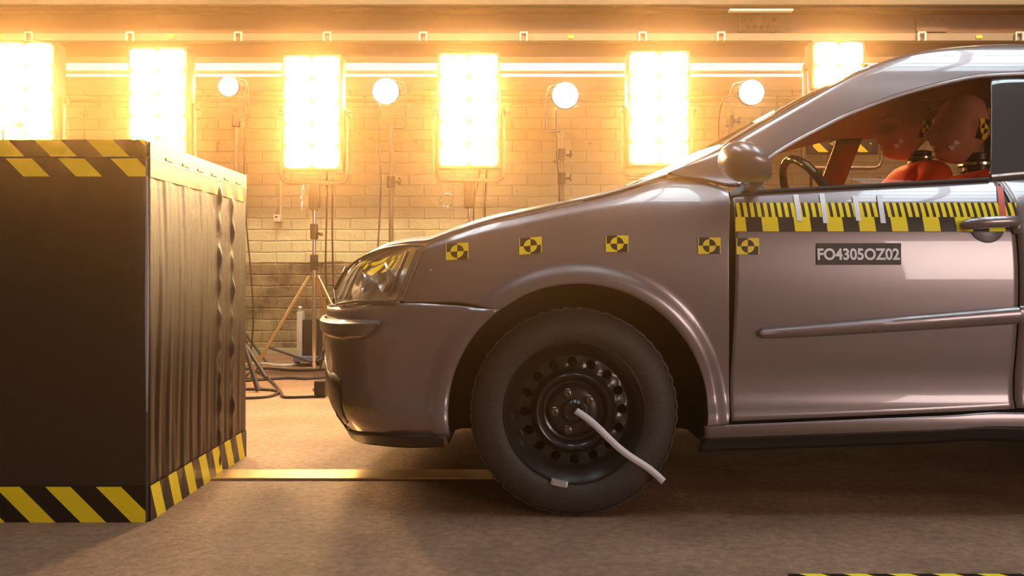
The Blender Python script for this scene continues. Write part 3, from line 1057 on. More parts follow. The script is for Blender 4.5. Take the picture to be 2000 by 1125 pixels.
def S(px, py):
    """surface coordinates (s, z) of a visible spot of the flank"""
    lo, hi = SX - 0.98 * ARC * 0.62, 4.0

    def at(s):
        z = 0.7
        for _ in range(12):
            v = pos(s, z)
            z = CAMZ + (CY - py) * v.y / FPX
        return pos(s, z), z
    for _ in range(46):
        mid = (lo + hi) / 2
        v, z = at(mid)
        if CX + v.x * FPX / v.y < px:
            lo = mid
        else:
            hi = mid
    return (lo, at(lo)[1])


def Q(*pts):
    return [S(*p) for p in pts]


def panel(T, B, nu=6, nv=10, off=0.0, roll_t=0.0, roll_b=0.0, lip=0.0, off_fn=None):
    """loft between two equally long lists of (s, z); returns rows of points"""
    T2, B2 = catmull(T, nu), catmull(B, nu)
    rows = []
    for j in range(nv + 1):
        v = j / nv
        row = []
        for t, b in zip(T2, B2):
            o = off
            if roll_t and v < 0.14:
                o -= roll_t * (1 - v / 0.14) ** 2
            if roll_b and v > 0.9:
                o -= roll_b * ((v - 0.9) / 0.1) ** 2
            if lip and v > 0.72:
                o += lip * sstep((v - 0.72) / 0.28)
            s_, z_ = lerp(t[0], b[0], v), lerp(t[1], b[1], v)
            if off_fn:
                o += off_fn(s_, z_)
            row.append(pos(s_, z_, o))
        rows.append(row)
    return rows


def mir(rows):
    return [[Vector((p.x, 2 * YC - p.y, p.z)) for p in r][::-1] for r in rows]


car = empty('car', (0.9, YC, 0), 'grey metallic hatchback car with crash test targets, nose facing the black block', 'car')


def outward(rows):
    """turn the rows so that the faces of a near-side panel look towards smaller y"""
    t = Vector((0, 0, 0))
    for j in range(0, len(rows) - 1):
        for i in range(0, len(rows[0]) - 1):
            t += (rows[j][i + 1] - rows[j][i]).cross(rows[j + 1][i] - rows[j][i])
    return rows if t.y < 0 else [q[::-1] for q in rows]


def both(name, rows, m, parent=None, solid=0.006, near_label=None, far=True, **k):
    rows = outward(rows)
    if m is M['paint'] and solid:
        m = [m, M['trim']]
        k['solid_inner'] = True
    o = MB().grid(rows).build(name, m, parent or car, solid=solid, **k)
    if far:
        MB().grid(mir(rows)).build(name, m, parent or car, solid=solid, **k)
    return o


AX, AZ, AY = 0.173, 0.291, 2.27          # front axle
RX = AX + 2.46
ARC_PX, ARC_PY, ARC_R = 1128.0, 806.0, 252.0


def arch_px(deg, r=ARC_R):
    a = math.radians(deg)
    return ARC_PX + r * math.cos(a), ARC_PY - r * math.sin(a)


# ---- front wing (fender): bonnet edge above, wheel arch below
Tf = [(832, 476), (862, 465), (900, 451), (950, 435), (1000, 424), (1050, 413), (1100, 402), (1150, 391), (1200, 379), (1250, 364), (1300, 346), (1360, 349), (1424, 370)]
Bf = [(786, 590), (840, 590), (900, 591), (958, 602)]
angs = [131, 119, 106, 93, 80, 66, 51, 35]
SCX, SCZ = S(ARC_PX, ARC_PY)
ARC_M = ARC_R * 2.25 / FPX


def arch_lip(s_, z_):
    d = math.hypot(s_ - SCX, z_ - SCZ) - ARC_M
    return 0.017 * sstep((0.062 - d) / 0.040)


right_T = [(1424, 370), (1424, 470), (1424, 580), (1424, 680), (1424, 770), (1424, 828)]
right_B = [arch_px(a) for a in (33, 25, 16, 8, 0, -5.5)]
Bf = Bf + [arch_px(a) for a in (126, 115, 104, 92, 80, 67, 55, 44)] + [arch_px(33)]
Td = catmull(Q(*Tf), 5) + catmull(Q(*right_T), 6)[1:]
Bd = catmull(Q(*Bf), 5) + catmull(Q(*right_B), 6)[1:]
nh_ = len(Tf) * 5 - 4
fend = []
NVF = 34
for j in range(NVF + 1):
    v = j / NVF
    row = []
    for i, (t, b) in enumerate(zip(Td, Bd)):
        s_, z_ = lerp(t[0], b[0], v), lerp(t[1], b[1], v)
        o = arch_lip(s_, z_)
        if v < 0.14:
            o -= 0.022 * (1 - v / 0.14) ** 2 * (1 - sstep((i - nh_ + 8) / 10))
        row.append(pos(s_, z_, o))
    fend.append(row)
wing = both('front_wing', fend, M['paint'])

# ---- front bumper: runs from the nose centre round the corner to the wheel arch
sC = SX - ARC
Tb = [(sC, 0.565), (sC + 0.22, 0.570), (sC + 0.42, 0.572)] + Q((700, 598), (735, 593), (800, 592), (860, 592), (915, 594), (956, 606))
Bb = [(sC, 0.185), (sC + 0.22, 0.185), (sC + 0.42, 0.190)] + Q((690, 846), (720, 858), (775, 866), (820, 868), (850, 866), (878, 850))
Mb = None
bl, bb = catmull(Tb, 6), catmull(Bb, 6)
rows = []
NVB = 26
for j in range(NVB + 1):
    v = j / NVB
    row = []
    sa, za = S(*arch_px(lerp(126.5, 190, v)))
    i0 = int(0.6 * (len(bl) - 1))
    s0_, z0_ = lerp(bl[i0][0], bb[i0][0], v), lerp(bl[i0][1], bb[i0][1], v)
    for i, (t, b) in enumerate(zip(bl, bb)):
        u = i / (len(bl) - 1)
        s_, z_ = lerp(t[0], b[0], v), lerp(t[1], b[1], v)
        # the rear end follows the round arch edge
        if u > 0.6:
            k = (i - i0) / (len(bl) - 1 - i0)
            s_, z_ = lerp(s0_, sa, k), lerp(z_, za, k * k)
        o = arch_lip(s_, z_) + 0.014 * sstep((v - 0.15) / 0.1) * (1 - sstep((v - 0.95) / 0.05)) * (1 - sstep((u - 0.55) / 0.25))
        row.append(pos(s_, z_, o))
    rows.append(row)
bumper = both('front_bumper', rows, M['paint'], far=True)
# rub strip, lower intake and lip on the bumper corner
rub = panel([(sC + 0.1, 0.535)] + [(sC + 0.4, 0.538)] + Q((676, 624), (705, 624), (735, 624), (748, 627)),
            [(sC + 0.1, 0.485)] + [(sC + 0.4, 0.485)] + Q((672, 664), (700, 664), (722, 660), (741, 640)), 6, 5, off=0.024, roll_t=0.01, roll_b=0.01)
both('rub_strip', rub, M['plastic'], solid=0.012)
ink = panel([(sC, 0.40), (sC + 0.3, 0.40)] + Q((648, 726), (662, 728), (676, 742)), [(sC, 0.27), (sC + 0.3, 0.27)] + Q((650, 822), (676, 828), (690, 826)), 6, 5, off=0.017)
both('lower_intake', ink, M['black_plastic'], solid=0.004)
lipr = panel([(sC, 0.225), (sC + 0.35, 0.225)] + Q((690, 838), (740, 846), (800, 850), (868, 850)), [(sC, 0.175), (sC + 0.35, 0.175)] + Q((695, 856), (745, 868), (800, 872), (868, 870)), 5, 4, off=0.02)
both('front_lip', lipr, M['black_plastic'], solid=0.01)
# grille between the lamps
grl = panel([(sC, 0.70), (sC + 0.18, 0.70), (sC + 0.36, 0.70)], [(sC, 0.585), (sC + 0.18, 0.585), (sC + 0.36, 0.585)], 6, 6, off=-0.012)
both('grille', grl, M['black_plastic'])

# ---- headlamp
hT = Q((652, 566), (672, 534), (704, 506), (744, 488), (790, 480), (826, 480))
hB = Q((660, 594), (684, 590), (708, 588), (732, 588), (754, 588), (775, 588))
lampin = panel(hT, hB, 5, 10, off=-0.05)
for far in (False, True):
    f = (lambda r: mir(r)) if far else (lambda r: r)
    hl = MB().grid(f(panel(hT, hB, 6, 10, off=0.002, roll_t=0.006, roll_b=0.006))).build('headlamp', M['lamp_glass'], car)
    MB().grid(f(lampin)).build('reflector_bowl', M['headlamp_chrome'], hl)
    rim = panel(hT, hB, 6, 10, off=0.002)
    ed = rim[0] + [r[-1] for r in rim[1:]] + rim[-1][::-1][1:] + [r[0] for r in rim[::-1]][1:]
    ed = f([ed])[0]
    MB().tube(ed[::2] + [ed[0]], 0.0045, 8).build('lamp_bezel', M['plastic'], hl)
    for (lp_, rr) in (((742, 540), 0.045), ((700, 552), 0.030)):
        s_, z_ = S(*lp_)
        c = pos(s_, z_, -0.035)
        if far:
            c.y = 2 * YC - c.y
        n = (pos(s_, z_, 0.1) - pos(s_, z_, 0)).normalized()
        if far:
            n.y = -n.y
        ax = (n + Vector((-1.2, 0, 0))).normalized()
        u = ax.orthogonal().normalized()
        w_ = ax.cross(u)
        rws = []
        for (r, h) in ((rr, 0.012), (rr * 0.96, 0.018), (rr * 0.85, 0.006), (rr * 0.5, -0.012), (rr * 0.2, -0.018), (0.001, -0.018)):
            rws.append([c + ax * h + (u * math.cos(a) + w_ * math.sin(a)) * r for a in np.linspace(0, 2 * PI, 25)[:-1]])
        MB().grid(rws, close=True).build('lamp_reflector', M['headlamp_chrome'], hl)
        MB().sphere(c + ax * 0.004, rr * 0.28, 12).build('bulb', M['lamp_glass'], hl)
    # inner dividing ribs
    for (a, b) in (((790, 490), (752, 580)), ((812, 488), (770, 580))):
        p, q = pos(*S(*a), -0.022), pos(*S(*b), -0.022)
        if far:
            p.y, q.y = 2 * YC - p.y, 2 * YC - q.y
        MB().tube([p, lerp(p, q, 0.5), q], 0.005, 8).build('lamp_rib', M['plastic'], hl)


# ---- bonnet, windscreen, roof: lofted across the car
def cross(E, C, n=16, ez=2.4, ex=2.0):
    rows = []
    for k in range(2 * n + 1):
        w_ = -1 + k / n
        row = []
        for e, c in zip(E, C):
            a = 1 - abs(w_) ** ex
            row.append(Vector((e.x + (c.x - e.x) * a, YC - (YC - e.y) * w_, e.z + (c.z - e.z) * (1 - abs(w_) ** ez))))
        rows.append(row[::-1])
    return rows


def edge(pxs, roll, k=5):
    return [pos(s_, z_, -roll) for (s_, z_) in catmull(Q(*pxs), k)]


Eh = edge([(658, 548), (676, 522), (704, 499), (744, 480), (790, 472), (830, 469), (862, 458), (900, 445), (950, 429), (1000, 417), (1050, 406), (1100, 395), (1150, 384), (1200, 371), (1250, 356), (1300, 339)], 0.020)
Ch = []
for i, e in enumerate(Eh):
    u = i / (len(Eh) - 1)
    Ch.append(Vector((e.x - 0.06 * (1 - u) ** 3 - 0.02 * u ** 2.5, YC, e.z + 0.018 + 0.026 * math.sin(PI * u))))
MB().grid(cross(Eh, Ch)).build('bonnet', M['paint'], car, solid=0.006)

pillT = [(1304, 336), (1360, 311), (1410, 287), (1455, 262), (1500, 237), (1550, 209), (1600, 181), (1650, 154), (1700, 130), (1760, 108), (1830, 94), (1900, 87), (1960, 84), (2030, 83)]
pillB = [(1312, 341), (1370, 350), (1442, 362), (1476, 330), (1510, 303), (1556, 275), (1600, 252), (1650, 227), (1700, 207), (1760, 186), (1830, 167), (1900, 152), (1960, 147), (2030, 145)]
roofrows = panel(Q(*pillT), Q(*pillB), 5, 12, roll_t=0.012)
# carry the rail on to the tail
pT = Q(*pillT)[-1]
pB = Q(*pillB)[-1]
both('front_pillar', roofrows, M['paint'])
railT = [pT, (1.9, pT[1] + 0.004), (2.4, pT[1] - 0.02), (2.85, pT[1] - 0.07)]
railB = [pB, (1.9, pB[1] + 0.002), (2.4, pB[1] - 0.03), (2.85, pB[1] - 0.10)]
both('roof_rail', panel(railT, railB, 6, 8, roll_t=0.012), M['paint'])
seal = [pos(s_, z_, 0.004) for (s_, z_) in catmull(Q(*pillB[2:]), 5)]
for far in (False, True):
    MB().tube([Vector((p.x, 2 * YC - p.y if far else p.y, p.z)) for p in seal], 0.006, 8).build('window_seal', M['plastic'], car)

Es = edge([(1306, 336), (1360, 311), (1410, 287), (1455, 262), (1500, 237), (1550, 209), (1600, 181), (1650, 154), (1700, 130)], 0.014, 4)
Cs = [Vector((e.x - 0.06 + 0.03 * i / (len(Es) - 1), YC, e.z + 0.015)) for i, e in enumerate(Es)]
MB().grid(cross(Es, Cs)).build('windscreen', M['screen'], car, solid=0.004)
Er = edge([(1700, 130), (1760, 108), (1830, 94), (1900, 87), (1960, 84), (2030, 83)], 0.014, 4) + [pos(s_, z_, -0.014) for (s_, z_) in catmull(railT, 5)][1:]
Cr = [Vector((e.x - 0.03 * (1 - i / (len(Er) - 1)) + 0.08 * (i / (len(Er) - 1)), YC, e.z + 0.018 + 0.035 * min(1, i / 20))) for i, e in enumerate(Er)]
MB().grid(cross(Er, Cr)).build('roof', [M['paint'], M['trim']], car, solid=0.006, solid_inner=True)
# wiper cowl
Ec = edge([(1240, 362), (1306, 338)], 0.05, 4)
Cc = [Vector((e.x - 0.06, YC, e.z + 0.005)) for e in Ec]
MB().grid(cross(Ec, Cc)).build('wiper_cowl', M['black_plastic'], car, solid=0.01)


# ---- doors, sills, rear body
def belt(px):
    return 373.0 - (px - 1530.0) * 25.0 / 470.0


dpx = [1429, 1470, 1530, 1600, 1680, 1760, 1840, 1920, 1986]
sR = S(1992, 600)[0]
dT, dB = Q(*[(p, belt(p) + 1) for p in dpx]), Q(*[(p, 823 - (p - 1430) * 25 / 556) for p in dpx])
for q_ in (dT, dB):
    q_[-2] = (lerp(q_[-3][0], sR - 0.006, 0.55), q_[-2][1])
    q_[-1] = (sR - 0.006, q_[-1][1])
fd = panel(dT, dB, 4, 44)
door = both('front_door', fd, M['paint'])
both('door_shut', panel([(sR - 0.04, 0.93), (sR, 0.93), (sR + 0.04, 0.93)], [(sR - 0.04, 0.30), (sR, 0.30), (sR + 0.04, 0.30)], 4, 20, off=-0.03), M['liner'])
both('door_shut', panel(Q((1400, 372), (1425, 374), (1460, 380)), Q((1400, 835), (1425, 832), (1460, 830)), 4, 20, off=-0.03), M['liner'])
near_door = door
sR = S(1992, 600)[0]
zb_, zd_ = S(1990, belt(1990))[1], S(1990, 797)[1]
RD1 = 2.22
rd = panel([(lerp(sR, RD1, k / 6), zb_) for k in range(7)], [(lerp(sR, RD1 + 0.045, k / 6), zd_) for k in range(7)], 4, 40)
both('rear_door', rd, M['paint'])
# quarter panel with rear arch
qT = [(RD1 + 0.006 + k * 0.086, zb_ + 0.02 * (k / 11)) for k in range(12)]
qB = []
for k in range(12):
    a = math.radians(lerp(188, -8, k / 11))
    qB.append((RX + 0.355 * math.cos(a), AZ + 0.355 * math.sin(a)))
qT[-1] = (3.16, zb_)
both('rear_quarter', panel(qT, qB, 4, 20, lip=0.014), M['paint'])
rb = panel([(RX + 0.36, 0.56), (3.05, 0.56), (3.20, 0.56)], [(RX + 0.36, 0.24), (3.05, 0.22), (3.20, 0.22)], 4, 8, off=0.012)
both('rear_bumper', rb, M['paint'])
# tail: hatch
Et = [pos(2.87, pT[1] - 0.075, -0.01), pos(3.02, 1.18), pos(3.14, 0.98), pos(3.17, 0.90), pos(3.20, 0.70), pos(3.21, 0.5), pos(3.20, 0.22)]
Ct = [Vector((e.x + 0.10, YC, e.z + (0.05 if i == 0 else 0.01))) for i, e in enumerate(Et)]
MB().grid(cross(Et, Ct, 10)).build('tailgate', M['paint'], car, solid=0.006)
qp = panel([(2.86, pB[1] - 0.1), (2.90, pB[1] - 0.12), (2.98, pB[1] - 0.12)], [(2.62, zb_), (2.9, zb_), (3.15, zb_)], 4, 10)
qp = panel([(2.45, pB[1] - 0.034), (2.66, pB[1] - 0.062), (2.86, pB[1] - 0.10)], [(2.62, zb_), (2.9, zb_), (3.15, zb_)], 4, 10)
both('rear_pillar', qp, M['paint'])

# sill
sp_ = [1376, 1440, 1560, 1700, 1850, 1990]
sl = Q(*[(p, 832 - (p - 1376) * 27 / 614) for p in sp_]) + [(1.9, 0.262), (2.24, 0.262)]
sl2 = Q(*[(p, 858 - (p - 1376) * 22 / 614) for p in sp_]) + [(1.9, 0.215), (2.24, 0.215)]
both('sill', panel(sl, sl2, 4, 8, off=0.004, roll_b=0.02), M['paint'])
skl = panel([(a, b - 0.006) for a, b in sl2], [(a, b - 0.05) for a, b in sl2], 4, 4, off=-0.045)
both('sill_flange', skl, M['black_plastic'])

# centre pillar, glass
cp = panel(Q((1934, 152), (1948, 148), (1975, 146), (2006, 146)), Q((1934, 353), (1950, 352), (1975, 350), (2006, 348)), 4, 12, off=0.003)
both('centre_pillar', cp, M['black_gloss'])
gl = [(1444, 363), (1476, 332), (1510, 305), (1556, 277), (1600, 254), (1650, 229), (1700, 209), (1760, 188), (1830, 169), (1900, 154), (1936, 150)]
gB = [(1452, belt(1452)), (1490, belt(1490)), (1530, belt(1530)), (1575, belt(1575)), (1620, belt(1620)), (1670, belt(1670)), (1720, belt(1720)), (1775, belt(1775)), (1835, belt(1835)), (1900, belt(1900)), (1936, belt(1936))]
both('side_window', panel(Q(*gl), Q(*gB), 3, 10, off=-0.008), M['glass'], solid=0)
rg = panel([(sR + 0.02, pB[1] - 0.004), (1.9, pB[1] - 0.002), (2.44, pB[1] - 0.034)], [(sR + 0.02, zb_), (2.0, zb_), (2.62, zb_)], 5, 8, off=-0.008)
both('rear_window', rg, M['glass'], solid=0)
# belt seal
bs = [pos(s_, z_, 0.003) for (s_, z_) in Q(*[(p, belt(p) - 1) for p in (1448, 1530, 1620, 1720, 1820, 1930)])]
for far in (False, True):
    MB().tube([Vector((p.x, 2 * YC - p.y if far else p.y, p.z)) for p in bs], 0.006, 8, smooth=4).build('belt_seal', M['black_plastic'], car)
# small triangle behind the pillar foot is closed by the mirror base
tri = panel(Q((1424, 372), (1440, 364), (1470, 338)), Q((1426, 384), (1452, 380), (1498, 376)), 5, 5, off=0.004)
both('mirror_base', tri, M['black_plastic'])

# moulding along the door
mT = Q((1478, 650), (1484, 643), (1500, 640), (1600, 631), (1750, 618), (1880, 607), (1986, 598))
mB = Q((1480, 656), (1486, 660), (1500, 661), (1600, 657), (1750, 648), (1880, 640), (1986, 633))


def mould(t, b):
    rows = []
    for (v, o) in ((0, 0.001), (0.08, 0.010), (0.25, 0.017), (0.55, 0.019), (0.85, 0.014), (0.96, 0.007), (1, 0.001)):
        rows.append([pos(lerp(p[0], q[0], v), lerp(p[1], q[1], v), o * min(1, 0.35 + i * 0.22)) for i, (p, q) in enumerate(zip(catmull(t, 4), catmull(b, 4)))])
    return rows


both('side_moulding', mould(mT, mB), M['paint'], solid=0)
both('side_moulding', mould([(sR, mT[-1][1]), (1.7, mT[-1][1] + 0.008), (RD1, mT[-1][1] + 0.01)][::1], [(sR, mB[-1][1]), (1.7, mB[-1][1] + 0.008), (RD1, mB[-1][1] + 0.01)]), M['paint'], solid=0)

# door handle in its recess
s0, z0 = S(1926, 440)
c = pos(s0, z0, 0.0)
rw = []
for (r, o) in ((0.050, 0.0015), (0.046, 0.003), (0.040, 0.001), (0.025, -0.000), (0.001, 0.001)):
    rw.append([pos(s0 + r * math.cos(a), z0 + r * 0.98 * math.sin(a), o) for a in np.linspace(0, 2 * PI, 33)[:-1]])
hd = empty('door_handle', (c.x, c.y, c.z), None, None)
hd.parent = car
hd.matrix_parent_inverse = Matrix.Translation(-ORIGIN[car.name])
bpy.data.objects.remove(hd)
dh = MB().grid(rw, close=True).build('door_handle', M['plastic'], car)
gp = [pos(S(px, py)[0], S(px, py)[1], o) for (px, py, o) in ((1878, 440, 0.004), (1882, 439, 0.020), (1900, 437, 0.032), (1930, 435, 0.036), (1960, 434, 0.034), (1975, 434, 0.022), (1980, 434, 0.006))]
MB().tube(gp, [0.010, 0.015, 0.016, 0.016, 0.016, 0.015, 0.011], 12, smooth=4).build('grip', M['paint'], dh)
lk = pos(*S(1990, 445), 0.004)
MB().sphere(pos(*S(1983, 444), 0.006), (0.015, 0.012, 0.020), 16).build('lock', M['plastic'], dh)

# door mirror
mc = P(1452, 316, 2.20)
rings = []
NM = 24
mm = []
for i, (u, k) in enumerate(((-1.0, 0.05), (-0.96, 0.35), (-0.85, 0.62), (-0.6, 0.86), (-0.2, 0.99), (0.2, 1.0), (0.55, 0.93), (0.72, 0.86))):
    mm.append([Vector((mc.x + 0.064 * u + (0.022 * math.sin(a) * -1 if u > 0.3 else 0), mc.y + 0.085 * k * math.cos(a), mc.z + 0.054 * k * math.sin(a) - 0.006 * u)) for a in np.linspace(0, 2 * PI, NM + 1)[:-1]])
mirror = MB().grid([r for r in mm], close=True).build('door_mirror', M['plastic'], car, angle=70)
MB().add([lerp(p, mc, 0.06) for p in mm[-1]], [tuple(range(NM))]).build('mirror_glass', M['chrome'], mirror, smooth=False)
b0, b1 = pos(*S(1466, 364), 0.0), mc + Vector((0.045, 0.03, -0.045))
MB().tube([b0, lerp(b0, b1, 0.5) + Vector((0, -0.01, -0.006)), b1], [0.022, 0.018, 0.020], 12, smooth=4).build('mirror_arm', M['plastic'], mirror)
mf = [[Vector((p.x, 2 * YC - p.y, p.z)) for p in r][::-1] for r in mm]
m2 = MB().grid(mf, close=True).build('door_mirror', M['plastic'], car, angle=70)
MB().tube([Vector((p.x, 2 * YC - p.y, p.z)) for p in (b0, b1)], 0.02, 12).build('mirror_arm', M['plastic'], m2)

# ---- underside, wheel housings
MB().box((-0.50, 2.50, 0.20), (3.1, 2 * YC - 2.50, 0.27), bevel=0.02).build('floor_pan', M['liner'], car)
MB().box((-0.36, 2.62, 0.27), (0.52, 2 * YC - 2.62, 0.66), bevel=0.02).build('engine_bay', M['liner'], car)
for xa in (AX, RX):
    for far in (False, True):
        prof = [(0.365, 0.0), (0.365, 0.26), (0.0, 0.26)]
        mb = MB()
        mb.lathe([(0.368, 0.045), (0.365, 0.24), (0.02, 0.24)], (0, 0, 0), 'y', 40, a0=-0.25, a1=PI + 0.25)
        rot = Matrix.Identity(4)
        cx_ = xa if xa == RX else 0.181
        mb.v = [(v[0] + cx_, (2 * YC - (2.25 + v[1])) if far else 2.25 + v[1], v[2] + AZ) for v in mb.v]
        mb.build('wheel_housing', M['liner'], car, solid=0.004)


# ---- wheels
def wheel(xa, far, spin=0.0, detail=True):
    sgn = -1 if far else 1
    yo = (2 * YC - AY) if far else AY

    def W(v):
        a = spin
        x, h, z = v[0], v[1], v[2]
        return (xa + x * math.cos(a) - z * math.sin(a), yo + sgn * h, AZ + x * math.sin(a) + z * math.cos(a))
    t = MB()
    R = 0.291
    prof = [(0.188, 0.020), (0.192, 0.006), (0.205, -0.004), (0.225, -0.008), (0.245, -0.006), (0.262, 0.000), (0.274, 0.008), (0.283, 0.016)]
    inner = [(0.283, 0.150), (0.262, 0.168), (0.225, 0.172), (0.190, 0.150)]
    seg = 144
    t.lathe(prof, (0, 0, 0), 'y', seg)
    t.lathe(inner, (0, 0, 0), 'y', seg)
    # tread blocks: three circumferential bands, shoulder cut every other step
    for (h0, h1, k) in ((0.016, 0.046, 0), (0.052, 0.082, 1), (0.088, 0.118, 0), (0.124, 0.150, 1)):
        rows = []
        for (h, dr) in ((h0, -0.006), (h0 + 0.002, 0), (h1 - 0.002, 0), (h1, -0.006)):
            rows.append([])
            for i in range(seg):
                cut = (i // 1 + k) % 3 == 0
                r = R + dr - (0.0045 if cut else 0)
                a = 2 * PI * i / seg + h * 2.0
                rows[-1].append(Vector((r * math.cos(a), h, r * math.sin(a))))
        t.grid(rows, close=True)
    t.lathe([(0.283, 0.014), (0.282, 0.152)], (0, 0, 0), 'y', seg)
    t.v = [W(v) for v in t.v]
    root = MB()
    root.v, root.f, root.mi = t.v, t.f, t.mi
    ty = root.build('wheel', M['rubber'], car, angle=30)
    # steel disc with a ring of round holes, made by skipping the hole cells
    d = MB()
    d.lathe([(0.190, 0.020), (0.196, 0.004), (0.199, 0.000), (0.194, -0.003), (0.188, 0.006), (0.180, 0.014), (0.172, 0.028), (0.160, 0.044), (0.156, 0.047)], (0, 0, 0), 'y', 96)
    nh = 16
    rm, rh = 0.138, 0.0135
    r0, r1 = 0.156, 0.117

    def hh(r):
        return 0.047 - 0.010 * sstep((0.156 - r) / 0.039)
    for k in range(nh):
        a0, a1 = 2 * PI * k / nh, 2 * PI * (k + 1) / nh
        am = (a0 + a1) / 2
        outer = []
        n = 6
        for i in range(n):
            outer.append((r0, lerp(a0, a1, i / n)))
        for i in range(n):
            outer.append((lerp(r0, r1, i / n), a1))
        for i in range(n):
            outer.append((r1, lerp(a1, a0, i / n)))
        for i in range(n):
            outer.append((lerp(r1, r0, i / n), a0))
        ro, ri, rd_ = [], [], []
        for (r, a) in outer:
            p = Vector((r * math.cos(a), hh(r), r * math.sin(a)))
            cc = Vector((rm * math.cos(am), 0, rm * math.sin(am)))
            dd = Vector((p.x - cc.x, 0, p.z - cc.z)).normalized()
            q = cc + dd * rh
            ro.append(p)
            ri.append(Vector((q.x, hh(rm) + 0.001, q.z)))
            q2 = cc + dd * rh * 0.92
            rd_.append(Vector((q2.x, hh(rm) + 0.012, q2.z)))
        d.grid([ro, lerp_rows(ro, ri, 0.6), ri, rd_], close=True)
    d.lathe([(0.117, 0.037), (0.113, 0.030), (0.109, 0.020), (0.104, 0.016), (0.098, 0.018), (0.090, 0.030), (0.084, 0.040), (0.078, 0.042), (0.070, 0.036), (0.064, 0.030), (0.046, 0.028), (0.042, 0.028), (0.034, 0.026)], (0, 0, 0), 'y', 96)
    d.v = [W(v) for v in d.v]
    disc = d.build('steel_rim', M['steel_wheel'], ty, angle=40, weld=True)
    b = MB().lathe([(0.155, 0.075), (0.155, 0.11), (0.02, 0.11)], (0, 0, 0), 'y', 48)
    b.v = [W(v) for v in b.v]
    b.build('brake_drum', M['liner'], ty)
    hb = MB().lathe([(0.034, 0.03), (0.033, 0.018), (0.026, 0.012), (0.024, 0.020), (0.0, 0.022)], (0, 0, 0), 'y', 32)
    hb.v = [W(v) for v in hb.v]
    hb.build('hub', M['steel_wheel'], ty)
    for k in range(5):
        a = 2 * PI * k / 5 + 0.42
        cc = Vector((0.054 * math.cos(a), 0, 0.054 * math.sin(a)))
        bo = MB().lathe([(0.0135, 0.030), (0.0135, 0.024), (0.0105, 0.021), (0.0095, 0.012), (0.0060, 0.011), (0.0055, 0.018), (0.0, 0.018)], cc, 'y', 14)
        bo.v = [W(v) for v in bo.v]
        bo.build('wheel_bolt', M['bolt'], ty)
    if not detail:
        return ty
    # clip-on balance weight at the rim edge
    rows = []
    for (r, h) in ((0.205, -0.003), (0.205, -0.011), (0.192, -0.012), (0.190, -0.003)):
        rows.append([Vector((r * math.cos(a), h, r * math.sin(a))) for a in np.linspace(math.radians(238), math.radians(252), 8)])
    bw = MB().grid(rows)
    bw.v = [W(v) for v in bw.v]
    bw.build('balance_weight', M['weight'], ty, solid=0.003, solid_off=0)
    # white tape from the hub across the tyre edge
    p0, p1 = P(1125, 803, AY - 0.01), P(1295, 941, AY - 0.01)
    rows = [[], []]
    dirv = (p1 - p0).normalized()
    nrm = Vector((-dirv.z, 0, dirv.x))
    for i in range(19):
        u = i / 18
        p = lerp(p0, p1, u)
        bend = 0.004 * math.sin(9 * u)
        r = math.hypot(p.x - xa, p.z - AZ)
        yy = AY - 0.012 + (0.010 * (1 - sstep(r / 0.09)))
        for j, s in enumerate((-1, 1)):
            q = p + nrm * (s * 0.0095 + bend)
            rows[j].append(Vector((q.x, yy + 0.002 * math.sin(17 * u), q.z)))
    MB().grid(rows).build('white_tape', M['white_tape'], ty, solid=0.0015, solid_off=0)
    return ty


def lerp_rows(a, b, t):
    return [lerp(p, q, t) for p, q in zip(a, b)]


wheel(AX, False, 0.22)
wheel(AX, True, 0.1, False)
wheel(RX, False, 0.5, False)
wheel(RX, True, 0.8, False)

# ---- interior
MB().box((0.40, 2.52, 0.70), (0.84, 2 * YC - 2.52, 0.935), bevel=0.06).build('dashboard', M['black_plastic'], car)
MB().box((0.56, 2.50, 0.27), (0.62, 2 * YC - 2.50, 0.86)).build('bulkhead', M['liner'], car, smooth=False)


def seat(x, y, dz=0.0):
    st = MB().box((x - 0.42, y - 0.24, 0.34 + dz), (x + 0.12, y + 0.24, 0.48 + dz), bevel=0.05).build('front_seat', M['seat'], car)
    rows = []
    for (z, dx, w_, th) in ((0.40, 0.02, 0.20, 0.07), (0.55, 0.07, 0.23, 0.085), (0.75, 0.14, 0.23, 0.08), (0.92, 0.20, 0.20, 0.065), (0.99, 0.225, 0.15, 0.045)):
        rows.append([Vector((x + dx + th * math.sin(a), y + w_ * math.copysign(abs(math.cos(a)) ** 0.6, math.cos(a)), z + dz)) for a in np.linspace(0, 2 * PI, 25)[:-1]])
    mb = MB().grid(rows, close=True)
    mb.add(rows[-1], [tuple(range(24))])
    mb.build('backrest', M['seat'], st)
    mb = MB()
    for s in (-0.06, 0.06):
        mb.tube([(x + 0.22, y + s, 0.96 + dz), (x + 0.235, y + s, 1.08 + dz)], 0.006, 8)
    mb.build('headrest_posts', M['chrome'], st)
    MB().box((x + 0.19, y - 0.12, 1.04 + dz), (x + 0.29, y + 0.12, 1.20 + dz), bevel=0.04).build('headrest', M['seat'], st)
    return st


DX, DY = 1.50, 2.70
EX_, EY_ = 1.70, 3.44
seat(DX + 0.02, DY)
seat(EX_ + 0.02, EY_, 0.06)
